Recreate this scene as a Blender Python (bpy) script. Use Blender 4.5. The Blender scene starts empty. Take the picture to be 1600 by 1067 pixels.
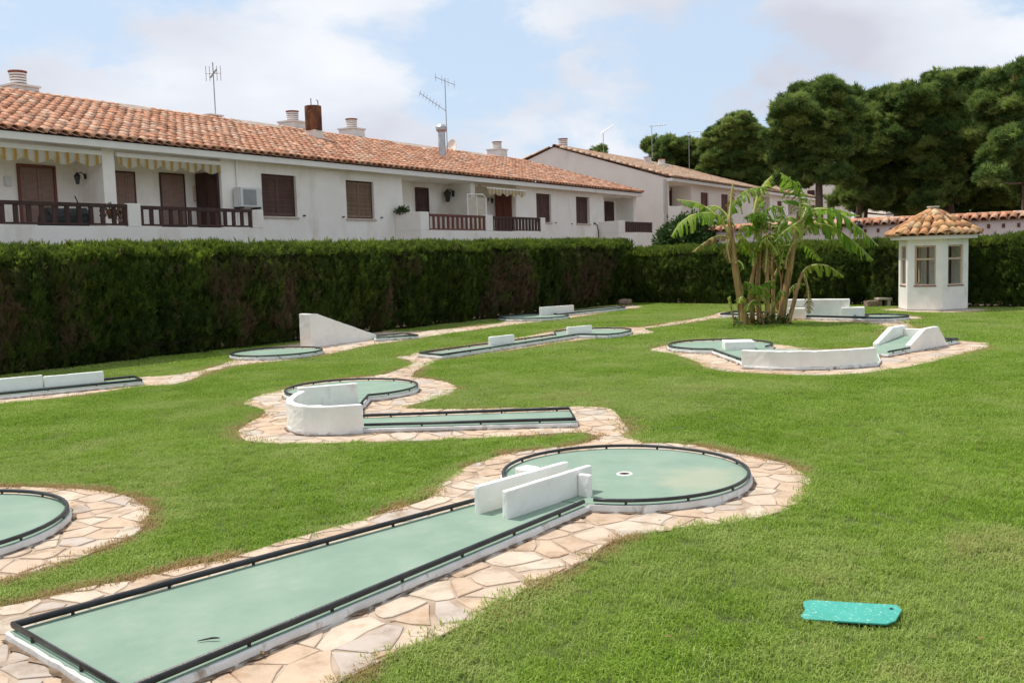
import bpy, bmesh, math, random
import numpy as np
from mathutils import Matrix, Vector

SC = bpy.context.scene
COL = SC.collection
rnd = random.Random(7)
nprng = np.random.default_rng(7)
PI = math.pi

# ------------------------------------------------------------------ camera
F, HC, ROLL, CAMZ = 1500.0, 400.0, -0.03, 2.2      # focal (px at 1600 wide), horizon row, roll, eye height
TH = math.atan((533.5 - HC) / F)
_c, _s = math.cos(ROLL), math.sin(ROLL)
R0 = np.array([1, 0, 0.]); U0 = np.array([0, math.sin(TH), math.cos(TH)]); F0 = np.array([0, math.cos(TH), -math.sin(TH)])
CX = _c * R0 + _s * U0; CY = _c * U0 - _s * R0
EYE = np.array([0, 0, CAMZ])
cam = bpy.data.objects.new('camera', bpy.data.cameras.new('camera'))
COL.objects.link(cam)
cam.data.lens = 36.0 * F / 1600.0
cam.data.sensor_width = 36.0
cam.data.clip_end = 3000
m = Matrix.Identity(4)
for i in range(3):
    m[i][0], m[i][1], m[i][2], m[i][3] = CX[i], CY[i], -F0[i], EYE[i]
cam.matrix_world = m
SC.camera = cam

# ------------------------------------------------------------------ sky and sun
SUN_EL, SUN_AZ = 62.0, (-0.86, 0.5)
W = bpy.data.worlds.new('World'); SC.world = W; W.use_nodes = True
nt = W.node_tree; nt.nodes.clear()
def N(t, typ, **kw):
    n = t.nodes.new(typ)
    for k, v in kw.items():
        if k.startswith('i_'):
            key = k[2:]
            n.inputs[int(key) if key.isdigit() else key].default_value = v
        else:
            setattr(n, k, v)
    return n
def ramp(t, stops, interp='LINEAR'):
    n = t.nodes.new('ShaderNodeValToRGB'); n.color_ramp.interpolation = interp
    e = n.color_ramp.elements
    while len(e) < len(stops): e.new(0.5)
    for x, (p, c) in zip(e, stops):
        x.position = p; x.color = (c, c, c, 1) if not hasattr(c, '__len__') else (*c, 1)
    return n
def mixc(t, fac, a, b, mode='MIX'):
    n = t.nodes.new('ShaderNodeMix'); n.data_type = 'RGBA'; n.blend_type = mode
    for sock, v in ((n.inputs[0], fac), (n.inputs[6], a), (n.inputs[7], b)):
        if hasattr(v, 'is_output') or hasattr(v, 'links'): t.links.new(v, sock)
        elif hasattr(v, '__len__'): sock.default_value = (*v, 1) if len(v) == 3 else v
        else: sock.default_value = v
    return n.outputs[2]
def math_(t, op, a, b=None, clamp=False):
    n = t.nodes.new('ShaderNodeMath'); n.operation = op; n.use_clamp = clamp
    for i, v in enumerate((a, b)):
        if v is None: continue
        if hasattr(v, 'links'): t.links.new(v, n.inputs[i])
        else: n.inputs[i].default_value = v
    return n.outputs[0]
L = nt.links.new
sky = N(nt, 'ShaderNodeTexSky'); sky.sky_type = 'NISHITA'; sky.sun_disc = False
sky.sun_elevation = math.radians(SUN_EL); sky.sun_rotation = math.radians(-60); sky.air_density = 1.0; sky.dust_density = 1.5
tc = N(nt, 'ShaderNodeTexCoord')
mp = N(nt, 'ShaderNodeMapping'); mp.inputs['Scale'].default_value = (1.0, 1.0, 1.9); mp.inputs['Location'].default_value = (2.1244, 0.9285, 3.5645)
L(tc.outputs['Generated'], mp.inputs[0])
n1 = N(nt, 'ShaderNodeTexNoise', i_Scale=4.6, i_Detail=8.0, i_Roughness=0.55, i_Distortion=0.15)
L(mp.outputs[0], n1.inputs['Vector'])
n2 = N(nt, 'ShaderNodeTexNoise', i_Scale=2.2, i_Detail=5.0, i_Roughness=0.5)
mp2 = N(nt, 'ShaderNodeMapping'); mp2.inputs['Location'].default_value = (0.7638, 7.5195, 6.6237); mp2.inputs['Scale'].default_value = (1, 1, 2.2)
L(tc.outputs['Generated'], mp2.inputs[0]); L(mp2.outputs[0], n2.inputs['Vector'])
cover = ramp(nt, [(0.425, 0.0), (0.545, 1.0)], 'EASE'); L(n1.outputs[0], cover.inputs[0])
ctone = ramp(nt, [(0.36, (4.7, 4.8, 5.45)), (0.48, (5.8, 6.1, 6.7)), (0.62, (7.35, 7.5, 7.8))]); L(n2.outputs[0], ctone.inputs[0])
haze_white = mixc(nt, 0.78, sky.outputs[0], (4.7, 5.8, 7.2))      # thin high cloud veil over the blue
skycol = mixc(nt, cover.outputs[0], haze_white, ctone.outputs[0])
bg = N(nt, 'ShaderNodeBackground', i_Strength=0.085); L(skycol, bg.inputs[0])
wo = N(nt, 'ShaderNodeOutputWorld'); L(bg.outputs[0], wo.inputs[0])

sl = bpy.data.lights.new('sun', 'SUN'); sl.energy = 2.4; sl.angle = math.radians(0.9); sl.color = (1.0, 0.955, 0.88)
so = bpy.data.objects.new('sun', sl); COL.objects.link(so)
ce = math.cos(math.radians(SUN_EL)); nrm = math.hypot(*SUN_AZ)
tosun = Vector((SUN_AZ[0] / nrm * ce, SUN_AZ[1] / nrm * ce, math.sin(math.radians(SUN_EL))))
so.rotation_euler = tosun.to_track_quat('Z', 'Y').to_euler()
so.location = (-20, 15, 40)

SC.view_settings.view_transform = 'Standard'; SC.view_settings.look = 'None'
SC.view_settings.gamma = 1.0; SC.view_settings.use_curve_mapping = False
SC.view_settings.exposure = 0.70
SC.cycles.use_denoising = True; SC.cycles.denoising_prefilter = 'NONE'; SC.cycles.max_bounces = 6; SC.cycles.diffuse_bounces = 4; SC.cycles.transparent_max_bounces = 8

# ------------------------------------------------------------------ pixel -> place
def ray(x, y): return (x - 800) * CX - (y - 533.5) * CY + F * F0
def G(x, y, z=0.0):
    d = ray(x, y); t = (z - CAMZ) / d[2]; return EYE + t * d
def GP(pts, z=0.0): return [tuple(G(x, y, z)[:2]) for x, y in pts]
def PL(x, y, p, n):
    d = ray(x, y); t = np.dot(np.asarray(p) - EYE, n) / np.dot(d, n); return EYE + t * d
def AY(x, y, Y):
    d = ray(x, y); return EYE + d * (Y / d[1])

# ------------------------------------------------------------------ mesh helpers
WL = {}                                     # world location of every parent
def wl(o): return np.array(WL.get(o.name, (0, 0, 0)), float) if o is not None else np.zeros(3)
def tag(o, label=None, cat=None, group=None, kind=None):
    if label: o['label'] = label
    if cat: o['category'] = cat
    if group: o['group'] = group
    if kind: o['kind'] = kind
    return o
def thing(name, label, cat, loc=(0, 0, 0), group=None, kind=None):
    o = bpy.data.objects.new(name, None); COL.objects.link(o)
    o.location = tuple(float(v) for v in loc); o.empty_display_size = 0.2
    WL[o.name] = tuple(float(v) for v in loc)
    return tag(o, label, cat, group, kind)
def link(name, me, parent=None, world=None):
    o = bpy.data.objects.new(name, me); COL.objects.link(o)
    if parent is not None: o.parent = parent
    WL[o.name] = tuple(wl(parent))
    if world is not None:
        M4 = world.copy(); p = wl(parent)
        M4.translation = Vector(M4.translation) - Vector(p)
        o.matrix_basis = M4
        WL[o.name] = tuple(world.translation)
    return o
class MB:
    def __init__(s, tf=None): s.v = []; s.f = []; s.mi = []; s.tf = tf
    def add(s, vs, fs, mi=0):
        o = len(s.v); s.v.extend([tuple(map(float, p)) for p in vs]); s.f.extend([tuple(i + o for i in f) for f in fs]); s.mi.extend([mi] * len(fs))
    def box(s, x0, x1, y0, y1, z0, z1, mi=0):
        s.add([(x0, y0, z0), (x1, y0, z0), (x1, y1, z0), (x0, y1, z0), (x0, y0, z1), (x1, y0, z1), (x1, y1, z1), (x0, y1, z1)],
              [(0, 3, 2, 1), (4, 5, 6, 7), (0, 1, 5, 4), (1, 2, 6, 5), (2, 3, 7, 6), (3, 0, 4, 7)], mi)
    def prism(s, poly, z0, z1, mi=0, bottom=True):
        n = len(poly)
        zz0 = z0 if hasattr(z0, '__len__') else [z0] * n; zz1 = z1 if hasattr(z1, '__len__') else [z1] * n
        s.add([(p[0], p[1], a) for p, a in zip(poly, zz0)] + [(p[0], p[1], a) for p, a in zip(poly, zz1)],
              [tuple(range(n, 2 * n))] + ([tuple(range(n - 1, -1, -1))] if bottom else []) + [(i, (i + 1) % n, n + (i + 1) % n, n + i) for i in range(n)], mi)
    def profile(s, pts, a, b, mi=0):
        """closed polygon pts of 3-D points swept by vectors a (start offset) to b (end offset)"""
        n = len(pts); P = [np.asarray(p, float) for p in pts]; a = np.asarray(a, float); b = np.asarray(b, float)
        s.add([tuple(p + a) for p in P] + [tuple(p + b) for p in P],
              [tuple(range(n - 1, -1, -1)), tuple(range(n, 2 * n))] + [(i, (i + 1) % n, n + (i + 1) % n, n + i) for i in range(n)], mi)
    def tube(s, pts, r, seg=8, closed=False, cap=True, mi=0):
        P = [np.asarray(p, float) for p in pts]; n = len(P)
        rr = r if hasattr(r, '__len__') else [r] * n
        vs = []; prev = None
        for i in range(n):
            a = P[(i - 1) % n] if (closed or i > 0) else P[i]; b = P[(i + 1) % n] if (closed or i < n - 1) else P[i]
            t = b - a; t = t / (np.linalg.norm(t) + 1e-9)
            ref = prev if prev is not None else (np.array([0, 0, 1.]) if abs(t[2]) < 0.9 else np.array([1., 0, 0]))
            u = ref - t * np.dot(ref, t); u /= (np.linalg.norm(u) + 1e-9); w = np.cross(t, u); prev = u
            k = 1.0
            if 0 < i < n - 1 or closed:
                d1 = P[i] - P[(i - 1) % n]; d2 = P[(i + 1) % n] - P[i]
                cs = np.dot(d1, d2) / (np.linalg.norm(d1) * np.linalg.norm(d2) + 1e-9)
                k = 1.0 / max(0.6, math.sqrt(max(0.05, (1 + cs) / 2)))
            for j in range(seg):
                an = 2 * PI * j / seg
                vs.append(P[i] + rr[i] * k ** 0.5 * (u * math.cos(an) + w * math.sin(an)))
        fs = []
        for i in range(n if closed else n - 1):
            for j in range(seg):
                fs.append((i * seg + j, i * seg + (j + 1) % seg, ((i + 1) % n) * seg + (j + 1) % seg, ((i + 1) % n) * seg + j))
        if cap and not closed: fs += [tuple(range(seg - 1, -1, -1)), tuple((n - 1) * seg + j for j in range(seg))]
        s.add(vs, fs, mi)
    def lathe(s, prof, c, seg=16, mi=0):
        vs = []; n = len(prof)
        for r, z in prof:
            for j in range(seg):
                an = 2 * PI * j / seg; vs.append((c[0] + r * math.cos(an), c[1] + r * math.sin(an), c[2] + z))
        fs = [(i * seg + j, i * seg + (j + 1) % seg, (i + 1) * seg + (j + 1) % seg, (i + 1) * seg + j) for i in range(n - 1) for j in range(seg)]
        fs += [tuple(range(seg - 1, -1, -1)), tuple((n - 1) * seg + j for j in range(seg))]
        s.add(vs, fs, mi)
    def build(s, name, mat, parent=None, smooth=False, bevel=0, seg=2, recalc=True, rough=0, sub=0):
        V = np.array(s.v, float)
        if s.tf is not None: V = s.tf(V)
        V = V - wl(parent)
        me = bpy.data.meshes.new(name); me.from_pydata(V.tolist(), [], s.f)
        mats = mat if isinstance(mat, (list, tuple)) else [mat]
        for q in mats: me.materials.append(q)
        if any(s.mi): me.polygons.foreach_set('material_index', s.mi)
        if recalc or bevel:
            bm = bmesh.new(); bm.from_mesh(me)
            bmesh.ops.recalc_face_normals(bm, faces=bm.faces)
            if bevel:
                es = [e for e in bm.edges if len(e.link_faces) == 2 and e.calc_face_angle() > 0.6]
                bmesh.ops.bevel(bm, geom=es, offset=bevel, segments=seg, affect='EDGES', profile=0.6)
            if sub:
                bmesh.ops.triangulate(bm, faces=[f for f in bm.faces if len(f.verts) > 4])
                for _ in range(6):
                    es = [e for e in bm.edges if e.calc_length() > sub]
                    if not es: break
                    bmesh.ops.subdivide_edges(bm, edges=es, cuts=1, use_grid_fill=True)
            if rough:
                r = random.Random(len(bm.verts))
                bm.normal_update()
                for v in bm.verts:
                    q = v.co + Vector(wl(parent))
                    d = math.sin(q.x * 9.1 + q.z * 7) * math.sin(q.y * 8.3 - q.z * 11) * 0.6 + r.uniform(-.5, .5)
                    v.co += v.normal * rough * d
            bm.to_mesh(me); bm.free()
        if smooth: me.shade_smooth()
        return link(name, me, parent)

def circle_fit(P):
    P = np.asarray(P)[:, :2]; A = np.c_[2 * P, np.ones(len(P))]; b = (P ** 2).sum(1)
    x = np.linalg.lstsq(A, b, rcond=None)[0]
    return np.array([x[0], x[1]]), math.sqrt(x[2] + x[0] ** 2 + x[1] ** 2)
def circ(c, r, n=48, a0=0, a1=2 * PI, z=None):
    full = abs(a1 - a0 - 2 * PI) < 1e-6
    k = [a0 + (a1 - a0) * i / (n if full else n - 1) for i in range(n)]
    return [(c[0] + r * math.cos(a), c[1] + r * math.sin(a)) + (() if z is None else (z,)) for a in k]
def inside(poly, x, y):
    P = np.asarray(poly, float); x = np.asarray(x, float); y = np.asarray(y, float); r = np.zeros(x.shape, bool)
    for i in range(len(P)):
        x1, y1 = P[i]; x2, y2 = P[(i + 1) % len(P)]
        c = ((y1 > y) != (y2 > y)) & (x < (x2 - x1) * (y - y1) / ((y2 - y1) if y2 != y1 else 1e-9) + x1)
        r ^= c
    return r
def seg_dist(poly, x, y):
    P = np.asarray(poly, float); d = np.full(x.shape, 1e9)
    for i in range(len(P)):
        a = P[i]; b = P[(i + 1) % len(P)]; ab = b - a; L2 = (ab ** 2).sum() + 1e-9
        t = np.clip(((x - a[0]) * ab[0] + (y - a[1]) * ab[1]) / L2, 0, 1)
        d = np.minimum(d, np.hypot(x - a[0] - t * ab[0], y - a[1] - t * ab[1]))
    return d
def area(p): p = np.asarray(p); return 0.5 * np.sum(p[:, 0] * np.roll(p[:, 1], -1) - np.roll(p[:, 0], -1) * p[:, 1])
def ccw(p): return list(p) if area(p) > 0 else list(p)[::-1]
def smooth_poly(P, it=2):
    P = [np.asarray(p, float) for p in P]
    for _ in range(it):
        Q = []
        for i in range(len(P)):
            a, b = P[i], P[(i + 1) % len(P)]; Q += [a * .75 + b * .25, a * .25 + b * .75]
        P = Q
    return [tuple(p) for p in P]
def spline(pts, n=24):
    P = [np.asarray(p, float) for p in pts]; P = [2 * P[0] - P[1]] + P + [2 * P[-1] - P[-2]]; out = []
    segs = len(P) - 3
    for k in range(n + 1):
        u = k / n * segs; i = min(int(u), segs - 1); t = u - i; a, b, c, d = P[i:i + 4]
        out.append(0.5 * ((2 * b) + (c - a) * t + (2 * a - 5 * b + 4 * c - d) * t * t + (3 * b - a - 3 * c + d) * t ** 3))
    return out
def offset_poly(P, d):
    P = [np.asarray(p[:2], float) for p in ccw(P)]; out = []
    for i in range(len(P)):
        a, b, c = P[i - 1], P[i], P[(i + 1) % len(P)]
        e1 = (b - a) / (np.linalg.norm(b - a) + 1e-9); e2 = (c - b) / (np.linalg.norm(c - b) + 1e-9)
        n1 = np.array([e1[1], -e1[0]]); n2 = np.array([e2[1], -e2[0]]); nn = n1 + n2; q = max(0.5, np.dot(nn, nn) / 2)
        out.append(b + nn * d / q)
    return [tuple(p) for p in out]
def dense(P, step, closed=True):
    out = []; n = len(P)
    for i in range(n if closed else n - 1):
        a = np.asarray(P[i], float); b = np.asarray(P[(i + 1) % n], float); k = max(1, int(np.linalg.norm(b - a) / step))
        out += [tuple(a + (b - a) * j / k) for j in range(k)]
    if not closed: out.append(tuple(P[-1]))
    return out

# ------------------------------------------------------------------ materials
def new_mat(name):
    q = bpy.data.materials.new(name); q.use_nodes = True; t = q.node_tree; t.nodes.clear()
    o = N(t, 'ShaderNodeOutputMaterial'); b = N(t, 'ShaderNodeBsdfPrincipled'); t.links.new(b.outputs[0], o.inputs[0])
    return q, t, b
def pos(t, scale=(1, 1, 1)):
    g = N(t, 'ShaderNodeNewGeometry')
    mpn = N(t, 'ShaderNodeMapping'); mpn.inputs['Scale'].default_value = scale; t.links.new(g.outputs['Position'], mpn.inputs[0])
    return mpn.outputs[0], g
def noise_(t, vec, scale, detail=4, rough=.55):
    n = N(t, 'ShaderNodeTexNoise', i_Scale=scale, i_Detail=float(detail), i_Roughness=rough); t.links.new(vec, n.inputs['Vector']); return n.outputs[0]
def bump_(t, b, h, strength=.3, dist=.01):
    n = N(t, 'ShaderNodeBump', i_Strength=strength, i_Distance=dist); t.links.new(h, n.inputs['Height']); t.links.new(n.outputs[0], b.inputs['Normal'])
def PM(name, stops, scale=4, rough=.8, detail=5, bump=.0, bscale=30, island=0.0, objrand=0.0, stain=None, stretch=(1, 1, 1), spec=.3, metal=0, bdist=.01):
    """procedural material: noise through a colour ramp, per-piece brightness, optional stains of their own colour"""
    q, t, b = new_mat(name)
    p, g = pos(t, stretch)
    r = ramp(t, stops); t.links.new(noise_(t, p, scale, detail), r.inputs[0]); c = r.outputs[0]
    if stain:
        col, sc, lo, hi = stain
        p2, _ = pos(t, (1, 1, .45)); rr = ramp(t, [(lo, 0.), (hi, 1.)]); t.links.new(noise_(t, p2, sc, 6, .62), rr.inputs[0]); c = mixc(t, rr.outputs[0], c, col)
    if island or objrand:
        v = None
        if island:
            v = math_(t, 'MULTIPLY_ADD', g.outputs['Random Per Island'], island * 2); t.nodes[-1].inputs[2].default_value = 1 - island
        if objrand:
            oi = N(t, 'ShaderNodeObjectInfo')
            w = math_(t, 'MULTIPLY_ADD', oi.outputs['Random'], objrand * 2); t.nodes[-1].inputs[2].default_value = 1 - objrand
            v = w if v is None else math_(t, 'MULTIPLY', v, w)
        cc = N(t, 'ShaderNodeCombineColor'); 
        for i in range(3): t.links.new(v, cc.inputs[i])
        c = mixc(t, 1.0, c, cc.outputs[0], 'MULTIPLY')
    t.links.new(c, b.inputs['Base Color']); b.inputs['Roughness'].default_value = rough; b.inputs['Specular IOR Level'].default_value = spec; b.inputs['Metallic'].default_value = metal
    if bump:
        p3, _ = pos(t); bump_(t, b, noise_(t, p3, bscale, 6, .6), bump, bdist)
    return q

M_white = PM('white_masonry_paint', [(.3, (.80, .765, .70)), (.6, (.87, .84, .785))], 3, .75, bump=.35, bscale=28, stain=((.52, .47, .39), 3.0, .60, .84), spec=.2)
M_slab = PM('worn_white_slab', [(.3, (.62, .60, .57)), (.65, (.76, .75, .72))], 5, .8, bump=.5, bscale=30, stain=((.22, .15, .09), 5.0, .57, .72), spec=.2)
M_stucco = PM('cream_stucco', [(.3, (.84, .775, .69)), (.62, (.90, .845, .765))], 1.4, .9, bump=.5, bscale=20, stain=((.62, .52, .38), .9, .54, .84), spec=.15, bdist=.02)
M_stucco2 = PM('warm_stucco', [(.3, (.84, .745, .65)), (.62, (.89, .80, .71))], 1.0, .9, bump=.5, bscale=20, stain=((.60, .50, .40), .6, .6, .9), spec=.15, bdist=.02)
M_pink = PM('pale_pink_stucco', [(.3, (.76, .63, .575)), (.62, (.82, .70, .64))], 1.6, .9, bump=.5, bscale=18, stain=((.52, .42, .36), 1.2, .6, .85), spec=.15, bdist=.02)
M_fascia = PM('eave_paint', [(.3, (.83, .785, .725)), (.65, (.88, .84, .78))], 2.2, .85, bump=.2, stain=((.50, .46, .40), 1.6, .6, .85), spec=.15)
M_black = PM('black_rail_paint', [(.35, (.012, .012, .013)), (.7, (.035, .033, .032))], 9, .42, bump=.25, bscale=60, spec=.5)
M_dark = PM('dark_interior', [(.3, (.02, .018, .016)), (.7, (.03, .028, .026))], 4, .9)
M_wood = PM('dark_brown_wood', [(.3, (.040, .020, .016)), (.7, (.085, .040, .030))], 5, .62, stretch=(1, 1, .15), bump=.3, bscale=30, island=.18)
M_redwood = PM('red_brown_wood', [(.3, (.13, .042, .030)), (.7, (.19, .065, .045))], 5, .6, stretch=(1, 1, .15), bump=.3, bscale=30, island=.18)
M_shutter = PM('brown_shutter', [(.3, (.085, .042, .032)), (.7, (.13, .066, .05))], 5, .65, stretch=(1, 1, .3), island=.12)
M_shutter2 = PM('pale_brown_shutter', [(.3, (.17, .105, .062)), (.7, (.25, .16, .10))], 5, .65, stretch=(1, 1, .3), island=.2)  # paler brown shutters of the second window
M_blind = PM('closed_roller_blind', [(.3, (.20, .125, .095)), (.7, (.26, .165, .13))], 3, .7, stretch=(1, 1, 6))
M_tan = PM('tan_window_wood', [(.3, (.52, .36, .25)), (.7, (.62, .46, .34))], 5, .6, stretch=(1, 1, .2), bump=.2)
M_sill = PM('stone_sill', [(.3, (.52, .44, .34)), (.7, (.60, .52, .42))], 5, .8)
def tile_mat(name, base):
    q, t, b = new_mat(name)
    p, g = pos(t); oi = N(t, 'ShaderNodeObjectInfo')
    mixv = math_(t, 'FRACT', math_(t, 'ADD', math_(t, 'MULTIPLY', g.outputs['Random Per Island'], 7.13), math_(t, 'MULTIPLY', oi.outputs['Random'], 13.7)))
    r = ramp(t, [(0, base[0]), (.22, base[1]), (.5, base[2]), (.75, base[3]), (.93, base[4])]); t.links.new(mixv, r.inputs[0])
    n = noise_(t, p, 7, 6, .6); rr = ramp(t, [(.35, (.55, .50, .46)), (.55, (1, 1, 1)), (.75, (1.18, 1.18, 1.2))]); t.links.new(n, rr.inputs[0])
    c = mixc(t, 1, r.outputs[0], rr.outputs[0], 'MULTIPLY')
    li = ramp(t, [(.6, 0.), (.72, .6)]); t.links.new(noise_(t, p, 3.1, 7, .68), li.inputs[0])
    c = mixc(t, li.outputs[0], c, (.33, .27, .19))
    t.links.new(c, b.inputs['Base Color']); b.inputs['Roughness'].default_value = .85; b.inputs['Specular IOR Level'].default_value = .2
    bump_(t, b, n, .4, .01)
    return q
M_tile = tile_mat('terracotta_tile', [(.53, .23, .132), (.61, .32, .195), (.57, .265, .148), (.65, .43, .30), (.41, .205, .128)])
M_tile2 = tile_mat('pale_terracotta_tile', [(.56, .34, .22), (.63, .43, .29), (.59, .36, .23), (.66, .50, .36), (.48, .31, .21)])
M_tile3 = tile_mat('orange_terracotta_tile', [(.56, .265, .115), (.64, .37, .18), (.59, .30, .13), (.65, .45, .26), (.48, .24, .12)])
M_under = PM('tile_bed', [(.3, (.13, .065, .042)), (.7, (.21, .11, .07))], 6, .9)
M_ridge = PM('mortar_pale', [(.3, (.36, .28, .22)), (.7, (.48, .39, .32))], 4, .9, bump=.4)
M_stone, t_, b_ = new_mat('flagstone')
p_, g_ = pos(t_); oi_ = N(t_, 'ShaderNodeObjectInfo')
mv_ = math_(t_, 'FRACT', math_(t_, 'ADD', math_(t_, 'MULTIPLY', g_.outputs['Random Per Island'], 5.17), math_(t_, 'MULTIPLY', oi_.outputs['Random'], 11.3)))
r_ = ramp(t_, [(0, (.60, .475, .36)), (.2, (.57, .425, .305)), (.38, (.62, .515, .40)), (.55, (.59, .45, .33)), (.7, (.52, .44, .37)), (.82, (.60, .445, .315)), (.95, (.58, .49, .39))], 'CONSTANT'); t_.links.new(mv_, r_.inputs[0])
q_ = ramp(t_, [(.34, (.66, .60, .54)), (.48, (.92, .905, .89)), (.66, (1.03, 1.03, 1.03))]); t_.links.new(noise_(t_, p_, 3.6, 8, .66), q_.inputs[0])
c_ = mixc(t_, 1, r_.outputs[0], q_.outputs[0], 'MULTIPLY')
w_ = ramp(t_, [(.58, 0.), (.70, .55)]); t_.links.new(noise_(t_, p_, 6, 5), w_.inputs[0]); c_ = mixc(t_, w_.outputs[0], c_, (.50, .30, .17))
t_.links.new(c_, b_.inputs['Base Color']); b_.inputs['Roughness'].default_value = .8; b_.inputs['Specular IOR Level'].default_value = .2
bump_(t_, b_, noise_(t_, p_, 14, 8, .65), .55, .012)
M_mortar = PM('path_mortar', [(.3, (.29, .205, .145)), (.5, (.43, .325, .24)), (.7, (.55, .435, .335))], 3.5, .95, detail=8, bump=.6, bscale=40)
def carpet(name, sand=None):
    q, t, b = new_mat(name); p, g = pos(t)
    r = ramp(t, [(.32, (.210, .302, .228)), (.5, (.236, .326, .247)), (.70, (.276, .360, .281))]); t.links.new(noise_(t, p, 2.1, 7, .6), r.inputs[0]); c = r.outputs[0]
    r2 = ramp(t, [(.56, 0.), (.78, .4)]); t.links.new(noise_(t, p, 4.3, 6, .6), r2.inputs[0]); c = mixc(t, r2.outputs[0], c, (.37, .415, .315))
    r3 = ramp(t, [(.60, 0.), (.72, .4)]); p3, _ = pos(t, (1.6, 3.2, 1)); t.links.new(noise_(t, p3, 5.5, 8, .7), r3.inputs[0]); c = mixc(t, r3.outputs[0], c, (.20, .295, .215))
    if sand is not None:
        vm = N(t, 'ShaderNodeVectorMath'); vm.operation = 'DISTANCE'; t.links.new(g.outputs['Position'], vm.inputs[0]); vm.inputs[1].default_value = sand
        d = math_(t, 'SUBTRACT', vm.outputs['Value'], math_(t, 'MULTIPLY', noise_(t, p, 2.6, 6), 1.1))
        r4 = ramp(t, [(0., .6), (.42, 0.)]); t.links.new(math_(t, 'ADD', d, .35), r4.inputs[0]); c = mixc(t, r4.outputs[0], c, (.40, .395, .285))
        r5 = ramp(t, [(.52, 0.), (.62, .6)]); p5, _ = pos(t, (1, 3, 1)); t.links.new(noise_(t, p5, 3.4, 6), r5.inputs[0]); c = mixc(t, math_(t, 'MULTIPLY', r5.outputs[0], r4.outputs[0]), c, (.33, .36, .22))
    t.links.new(c, b.inputs['Base Color']); b.inputs['Roughness'].default_value = .82; b.inputs['Specular IOR Level'].default_value = .25
    bump_(t, b, noise_(t, p, 22, 7, .6), .22, .008)
    return q
M_carpet = carpet('green_painted_concrete')
M_carpet_sandy = carpet('green_painted_concrete_sandy', (1.75, 8.75, .08))

def leafmat(name, stops, dead=None, trans=.35, rough=.55, inst=True, nscale=1.0, isl=0.0):
    """leaf colour from a per-clump random value and place noise; dead = colour for the withered ones (attribute 'dry')"""
    q, t, b = new_mat(name); p, g = pos(t)
    a = N(t, 'ShaderNodeAttribute'); a.attribute_type = 'INSTANCER'; a.attribute_name = 'var'
    n = noise_(t, p, nscale, 4)
    v = math_(t, 'ADD', math_(t, 'MULTIPLY', g.outputs['Random Per Island'], isl), math_(t, 'ADD', math_(t, 'MULTIPLY', a.outputs['Fac'], .45 - isl * .6), math_(t, 'MULTIPLY', n, .6 - isl * .4))) if inst else math_(t, 'ADD', math_(t, 'MULTIPLY', g.outputs['Random Per Island'], .45), math_(t, 'MULTIPLY', n, .6))
    r = ramp(t, stops); t.links.new(v, r.inputs[0]); c = r.outputs[0]
    if dead is not None:
        d = N(t, 'ShaderNodeAttribute'); d.attribute_type = 'INSTANCER'; d.attribute_name = 'dry'
        if hasattr(dead[0], '__len__'):
            c = mixc(t, math_(t, 'MULTIPLY', d.outputs['Fac'], 2.0, True), c, dead[0]); c = mixc(t, math_(t, 'MULTIPLY_ADD', d.outputs['Fac'], 2.0, True), c, dead[1]); t.nodes[-2].inputs[2].default_value = -1.0
        else: c = mixc(t, d.outputs['Fac'], c, dead)
    t.links.new(c, b.inputs['Base Color']); b.inputs['Roughness'].default_value = rough; b.inputs['Specular IOR Level'].default_value = .2
    tr = N(t, 'ShaderNodeBsdfTranslucent'); t.links.new(c, tr.inputs[0])
    mx = N(t, 'ShaderNodeMixShader', i_Fac=trans); t.links.new(b.outputs[0], mx.inputs[1]); t.links.new(tr.outputs[0], mx.inputs[2])
    o = [n for n in t.nodes if n.type == 'OUTPUT_MATERIAL'][0]; t.links.new(mx.outputs[0], o.inputs[0])
    return q
M_grass = leafmat('grass_blades', [(.20, (.082, .172, .011)), (.42, (.205, .345, .024)), (.62, (.315, .465, .048)), (.78, (.42, .55, .11)), (.90, (.66, .66, .30))], dead=((.40, .49, .13), (.47, .31, .15)), trans=.4, nscale=.55, isl=.42)
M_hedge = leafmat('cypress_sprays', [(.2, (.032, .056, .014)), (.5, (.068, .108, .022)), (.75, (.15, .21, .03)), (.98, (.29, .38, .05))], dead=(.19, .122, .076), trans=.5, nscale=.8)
M_pine = leafmat('pine_needles', [(.14, (.040, .078, .022)), (.42, (.115, .185, .045)), (.68, (.25, .335, .08)), (.92, (.42, .47, .15))], dead=(.26, .15, .07), trans=.4, nscale=.35)
M_bush = leafmat('bush_leaves', [(.2, (.025, .055, .012)), (.6, (.05, .10, .02)), (.95, (.10, .16, .04))], trans=.3)
M_twig = PM('hedge_twigs', [(.3, (.020, .015, .010)), (.7, (.045, .032, .020))], 6, .95, stretch=(1, 1, .3))
M_bark = PM('pine_bark', [(.3, (.09, .06, .045)), (.7, (.17, .115, .085))], 5, .95, stretch=(1, 1, .3), bump=.8, bscale=12)
M_lawn = PM('lawn_soil', [(.3, (.060, .085, .016)), (.55, (.085, .115, .022)), (.75, (.12, .125, .045))], 1.3, .95, detail=8, bump=.5, bscale=40)
M_soil = PM('bare_soil', [(.3, (.14, .09, .055)), (.7, (.22, .145, .09))], 6, .95, bump=.6)
M_dirt_shade = PM('joint_dirt_cup_shade', [(.35, (.10, .062, .036)), (.55, (.21, .14, .09)), (.75, (.38, .28, .20))], 9, .95, bump=.6)
M_grey = PM('grey_plastic', [(.3, (.58, .57, .54)), (.7, (.66, .65, .62))], 4, .5)
M_greydk = PM('grey_grille', [(.3, (.30, .30, .29)), (.7, (.36, .36, .35))], 4, .6)
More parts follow.
